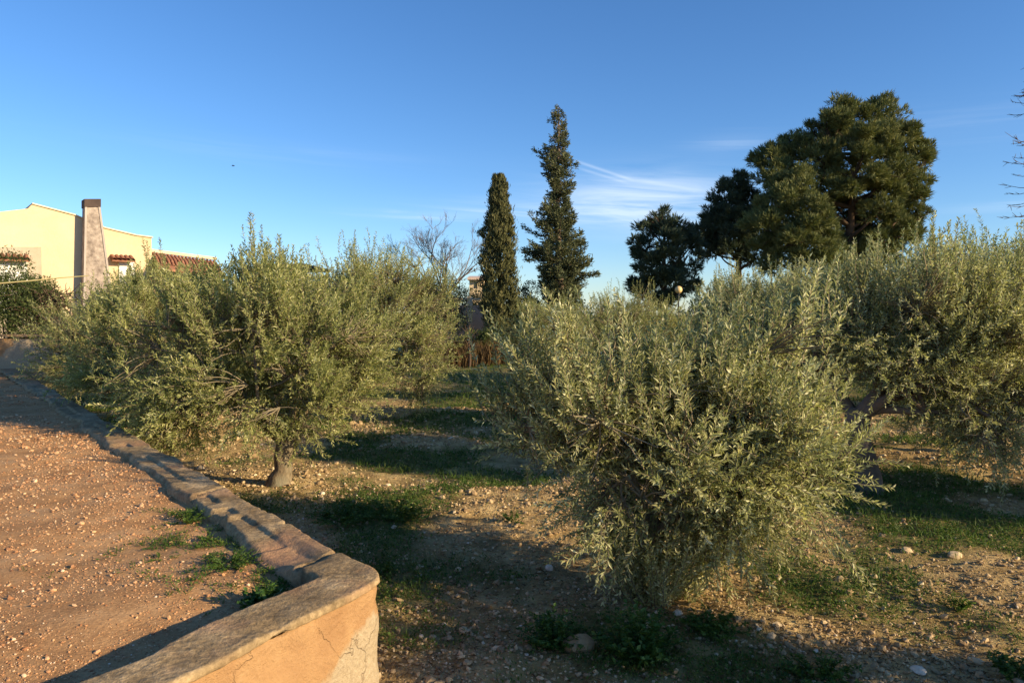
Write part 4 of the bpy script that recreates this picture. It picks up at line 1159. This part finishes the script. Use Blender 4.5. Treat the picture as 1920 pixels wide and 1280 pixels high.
# chimney: tapering stone stack standing out from the wall
cf0 = [uz(152, 520, .5), uz(203, 520, .5), uz(188, 388, .5), uz(159, 388, .5)]
ch = prism([(cf0[0][0] - .02, 0.3), (cf0[1][0] + .35, 0.3), cf0[2], cf0[3]], -.5, -.003, M['chimney_stone'], 'chimney', house)
ct = [uz(158, 388, .53), uz(189, 388, .53), uz(189, 373, .53), uz(158, 373, .53)]
cc = prism([(ct[0][0], ct[0][1] + .003), (ct[1][0], ct[1][1] + .003), ct[2], ct[3]], -.55, .04, M['cap_brown'], 'chimney_cap', ch)
for (a_, b_) in ((cf0[3], (cf0[0][0] - .02, .3)), (cf0[2], (cf0[1][0] + .35, .3))):
    s_ = 1 if a_ is cf0[3] else -1
    prism([(a_[0], a_[1]), (a_[0] + s_ * .07, a_[1]), (b_[0] + s_ * .07, b_[1]), (b_[0], b_[1])], -.53, -.503, M['chimney_trim'], 'corner_trim', ch)


def tile_row(u0, u1, z, dpt, parent, name='tile_awning', rise=.16, r_=.075, nrow=1, M4=HM, d_base=-.003):
    """sloping roof made of half-round tiles"""
    mb = MB(); n = max(3, int((u1 - u0) / (r_ * 2.1))); org = np.array(parent.location)
    uu = np.linspace(u0 + r_, u1 - r_, n); paths = []
    for q in uu:
        a_ = np.array([q, d_base, z + rise]); b_ = np.array([q, d_base - dpt, z]); m_ = (a_ + b_) / 2
        paths.append([a_, m_, b_])
    W = np.array(paths) @ M4[:, :3].T + M4[:, 3] - org
    mb.tubes(W, np.full((n, 3), r_), 8)
    ca = np.array([[u0, d_base, z + rise - r_ * .5], [u1, d_base, z + rise - r_ * .5], [u1, d_base - dpt, z - r_ * .5], [u0, d_base - dpt, z - r_ * .5],
                   [u0, d_base, z + rise - r_ * 1.1], [u1, d_base, z + rise - r_ * 1.1], [u1, d_base - dpt, z - r_ * 1.1], [u0, d_base - dpt, z - r_ * 1.1]])
    mb.add(ca @ M4[:, :3].T + M4[:, 3] - org, [[0, 1, 2, 3], [4, 7, 6, 5], [0, 4, 5, 1], [1, 5, 6, 2], [2, 6, 7, 3], [3, 7, 4, 0]])
    return mb.build(name, M['clay_tile'], parent)


a_ = uz(210, 486, .4); b_ = uz(253, 486, .4); tile_row(a_[0], b_[0], a_[1], .42, house)
a_ = uz(-10, 484, .4); b_ = uz(56, 484, .4); tile_row(a_[0], b_[0], a_[1], .42, house)
a_ = uz(222, 489, 0); b_ = uz(252, 489, 0); dr = prism([(a_[0], 0), (b_[0], 0), (b_[0], a_[1] - .02), (a_[0], a_[1] - .02)], -.05, -.003, M['white_paint'], 'door', house)
a_ = uz(-20, 463); b_ = uz(77, 463); wpn = prism([(a_[0], .8), (b_[0], .8), b_, a_], -.03, -.003, M['grey_panel'], 'window_surround', house)
a_ = uz(-14, 490); b_ = uz(50, 490); prism([(a_[0], 1.9), (b_[0], 1.9), b_, a_], -.055, -.034, M['white_paint'], 'shutter', wpn)
# roof plane behind the gable
bkz = [(u, z) for u, z in ol]

# lower tiled building
lo_ = thing('tiled_outbuilding', tuple(HO + hx * (ur + .2)), 'low outbuilding with sloping red tiled roof right of the yellow house', 'outbuilding')
p_tl = uz(281, 470); p_tr = uz(385, 484); p_bl = uz(281, 502, .9); p_br = uz(400, 508, .9)
prism([(ur + .02, 0), (p_tr[0] + .5, 0), (p_tr[0] + .5, 2.2), (p_tr[0] + .5, p_tr[1] - .25), (ur + .02, p_tl[1] - .1)], .35, 5, M['pink_plaster'], 'wall', lo_)
prism([(ur + .02, p_tl[1] - .03), (p_tr[0] + .55, p_tr[1] - .03), (p_tr[0] + .55, p_tr[1] + .08), (ur + .02, p_tl[1] + .1)], .25, .5, M['cream_trim'], 'parapet', lo_)
u = ur + .02
mb = MB(); org = np.array(lo_.location); cols = np.arange(ur + .1, p_tr[0] + .5, .14); W = []
for q in cols:
    f_ = (q - ur) / (p_tr[0] - ur)
    zt = p_tl[1] * (1 - f_) + p_tr[1] * f_ - .06; zb = zt - .5
    W.append([[q, .24, zt], [q, -.3, (zt + zb) / 2 + .01], [q, -.6, zb]])
W = np.array(W) @ HM[:, :3].T + HM[:, 3] - org
mb.tubes(W, np.full((len(cols), 3), .058), 8)
f1 = [(ur + .02, .24, p_tl[1] - .1), (cols[-1] + .1, .24, p_tr[1] - .14), (cols[-1] + .1, -.9, p_tr[1] - .76), (ur + .02, -.9, p_tl[1] - .72)]
sl = np.array(f1 + [(a, b, c - .08) for a, b, c in f1]) @ HM[:, :3].T + HM[:, 3] - org
mb.add(sl, [[0, 1, 2, 3], [4, 7, 6, 5], [0, 4, 5, 1], [1, 5, 6, 2], [2, 6, 7, 3], [3, 7, 4, 0]])
mb.build('roof', M['clay_tile'], lo_)
a_ = uz(332, 512); b_ = uz(384, 512); wf = prism([(a_[0], 1.6), (b_[0], 1.6), (b_[0], a_[1]), (a_[0], a_[1])], .30, .347, M['white_paint'], 'window', lo_)
prism([(a_[0] + .1, 1.7), (b_[0] - .1, 1.7), (b_[0] - .1, a_[1] - .1), (a_[0] + .1, a_[1] - .1)], .285, .297, M['glass'], 'pane', wf)

# aerial-like twigs behind the house gable
bare_tree('bare_tree', 20, 40, 386, 1.2, 'bare twigs poking up behind the gable of the yellow house', 47, .08, 4, 5, 4.8)


def boxpart(parent, name, material, px0, px1, py0, py1, D, depth, zlo=None):
    a = P(px0, py0, D); b = P(px1, py1, D); org = np.array(parent.location)
    z1 = a[2]; z0 = b[2] if zlo is None else zlo
    mb = MB(); mb.box((a[0] - org[0], D - org[1], z0 - org[2]), (b[0] - org[0], D + depth - org[1], z1 - org[2])); return mb.build(name, material, parent)


# dark canopy with white posts and wall
cn = thing('carport', tuple(P(530, 520, 30) * [1, 1, 0]), 'dark flat carport roof seen between the left olive crowns', 'carport')
boxpart(cn, 'roof', M['dark_roof'], 478, 572, 494, 500, 30, 4)
for q in (481, 523, 566): boxpart(cn, 'post', M['dark_metal'], q, q + 3, 500.2, 600, 30.2, .08, 0)
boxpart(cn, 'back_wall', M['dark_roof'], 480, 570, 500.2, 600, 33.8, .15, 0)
van = thing('low_wall', tuple(P(520, 540, 28.5) * [1, 1, 0]), 'pale grey low wall in front of the carport', 'wall')
boxpart(van, 'wall_body', M['white_paint'], 495, 560, 532, 600, 28.5, .25, 0)
boxpart(van, 'capping', M['grey_panel'], 494, 561, 529.5, 531.9, 28.45, .35)

# distant yellow house and pillared wall
fh = thing('distant_house', tuple(P(890, 520, 44) * [1, 1, 0]), 'small distant yellow house between the leafless tree and the cypress', 'house')
boxpart(fh, 'wall', M['yellow_plaster'], 880, 908, 520, 600, 44, 4, 0)
D_ = 44; mbx = MB(); org = np.array(fh.location); a = P(877, 521, D_) - org; b = P(911, 521, D_) - org; pk = P(890, 514, D_)[2]
mbx.add([[a[0], -.4, a[2]], [b[0], -.4, a[2]], [b[0], 2, pk], [a[0], 2, pk], [a[0], 4.4, a[2]], [b[0], 4.4, a[2]], [a[0], -.4, a[2] - .12], [b[0], -.4, a[2] - .12], [a[0], 4.4, a[2] - .12], [b[0], 4.4, a[2] - .12]],
        [[0, 1, 2, 3], [3, 2, 5, 4], [0, 6, 7, 1], [8, 4, 5, 9], [6, 8, 9, 7]]); mbx.add([[a[0], -.4, a[2]], [a[0], 4.4, a[2]], [a[0], 2, pk], [b[0], -.4, a[2]], [b[0], 2, pk], [b[0], 4.4, a[2]]], [[0, 1, 2], [3, 4, 5]])
mbx.build('roof', M['pink_plaster'], fh)
boxpart(fh, 'window', M['dark_metal'], 890, 895, 530, 540, 43.97, .029)
pw = thing('pillared_wall', tuple(P(850, 560, 32) * [1, 1, 0]), 'pale plastered boundary wall with square pillars beyond the field', 'wall')
boxpart(pw, 'wall_body', M['pink_plaster'], 770, 1010, 572, 650, 32, .2, 0)
for q in (800, 838, 876, 914, 952, 990): boxpart(pw, 'pillar', M['cream_trim'], q, q + 9, 556, 650, 31.9, .4, 0)
for q in (770, 809.5, 847.5, 885.5, 923.5, 961.5): boxpart(pw, 'rail', M['cream_trim'], q, q + 28, 559, 562, 32.0, .12)

# low orange wall closing the far end of the terrace
ow = thing('end_wall', tuple(P(20, 690, 15.3) * [1, 1, 0]), 'short sunlit orange wall closing the far end of the terrace', 'wall')
org = np.array(ow.location); mb = MB()
for i in range(24):
    a0 = -3.0 + i * .18; top = TZ + .62 + (vnoise(np.array([i * .7]), np.array([0.]), seed=4)[0] - .5) * .07
    mb.box((a0, 0, TZ - .3), (a0 + .1797, .3, top))
mb.build('wall_body', M['render'], ow)
mb = MB(); mb.box((-3.05, -.03, TZ + .665), (1.2, .33, TZ + .71)); mb.build('capping', M['coping'], ow)

# globe lamp
lm = thing('globe_lamp', tuple(P(1272, 600, 25) * [1, 1, 0]), 'round amber globe lamp on a thin post in front of the small dark pine', 'lamp')
gz = P(1272, 543, 25)[2]
mb = MB(); u_, v_ = np.meshgrid(np.linspace(0, 2 * math.pi, 21)[:-1], np.linspace(.12, math.pi - .12, 11)); rr = .125
V = np.stack([np.cos(u_) * np.sin(v_) * rr, np.sin(u_) * np.sin(v_) * rr, np.cos(v_) * rr + gz], -1); idx = np.arange(220).reshape(11, 20)
mb.add(V.reshape(-1, 3), np.stack([idx[:-1], idx[1:], np.roll(idx[1:], -1, 1), np.roll(idx[:-1], -1, 1)], -1).reshape(-1, 4), 0, None, True); mb.build('globe', M['globe'], lm)
mb = MB(); mb.tubes([[[0, 0, 0], [0, 0, gz * .5], [0, 0, gz - rr]]], [[.04, .03, .025]], 8)
mb.tubes([[[0, 0, gz - rr - .03], [0, 0, gz - rr * .93]]], [[.05, .06]], 10); mb.build('post', M['dark_metal'], lm)

# cane pole / cable at the left
mb = MB(); mb.tubes([[P(-20, 533, 14.5), P(60, 526, 14.6), P(110, 521, 14.7), P(165, 517, 14.8)]], [[.014, .014, .012, .010]], 6)
tag(mb.build('cane_pole', M['cane']), 'thin yellowish cane sticking out sideways from the green hedge bush', 'cane')

# bird in the sky
bd = thing('bird', tuple(P(437, 311, 60)), 'tiny dark bird flying high in the blue sky', 'bird')
mb = MB(); rr = .16
mb.trunk([[-.2, 0, 0], [-.08, 0, .0], [.06, 0, .01], [.17, 0, .03], [.22, 0, .03]], [.015, .05, .06, .035, .01], 8, 0, 1, .0)
for s_ in (-1, 1):
    w0 = np.array([[.07, s_ * .04, .02], [.12, s_ * .22, .07], [.02, s_ * .42, .04], [-.03, s_ * .2, .06], [-.06, s_ * .04, .02]])
    mb.add(np.vstack([w0, w0 - [0, 0, .012]]), [[0, 1, 3, 4], [5, 9, 8, 6]]); mb.add(np.vstack([w0[[1, 2, 3]], w0[[1, 2, 3]] - [0, 0, .01]]), [[0, 1, 2], [3, 5, 4]])
mb.add([[-.18, -.01, 0], [-.18, .01, 0], [-.32, .05, 0], [-.32, -.05, 0]], [[0, 1, 2, 3]])
mb.build('body', M['bird_feather'], bd); bd.scale = (.6, .6, .6)
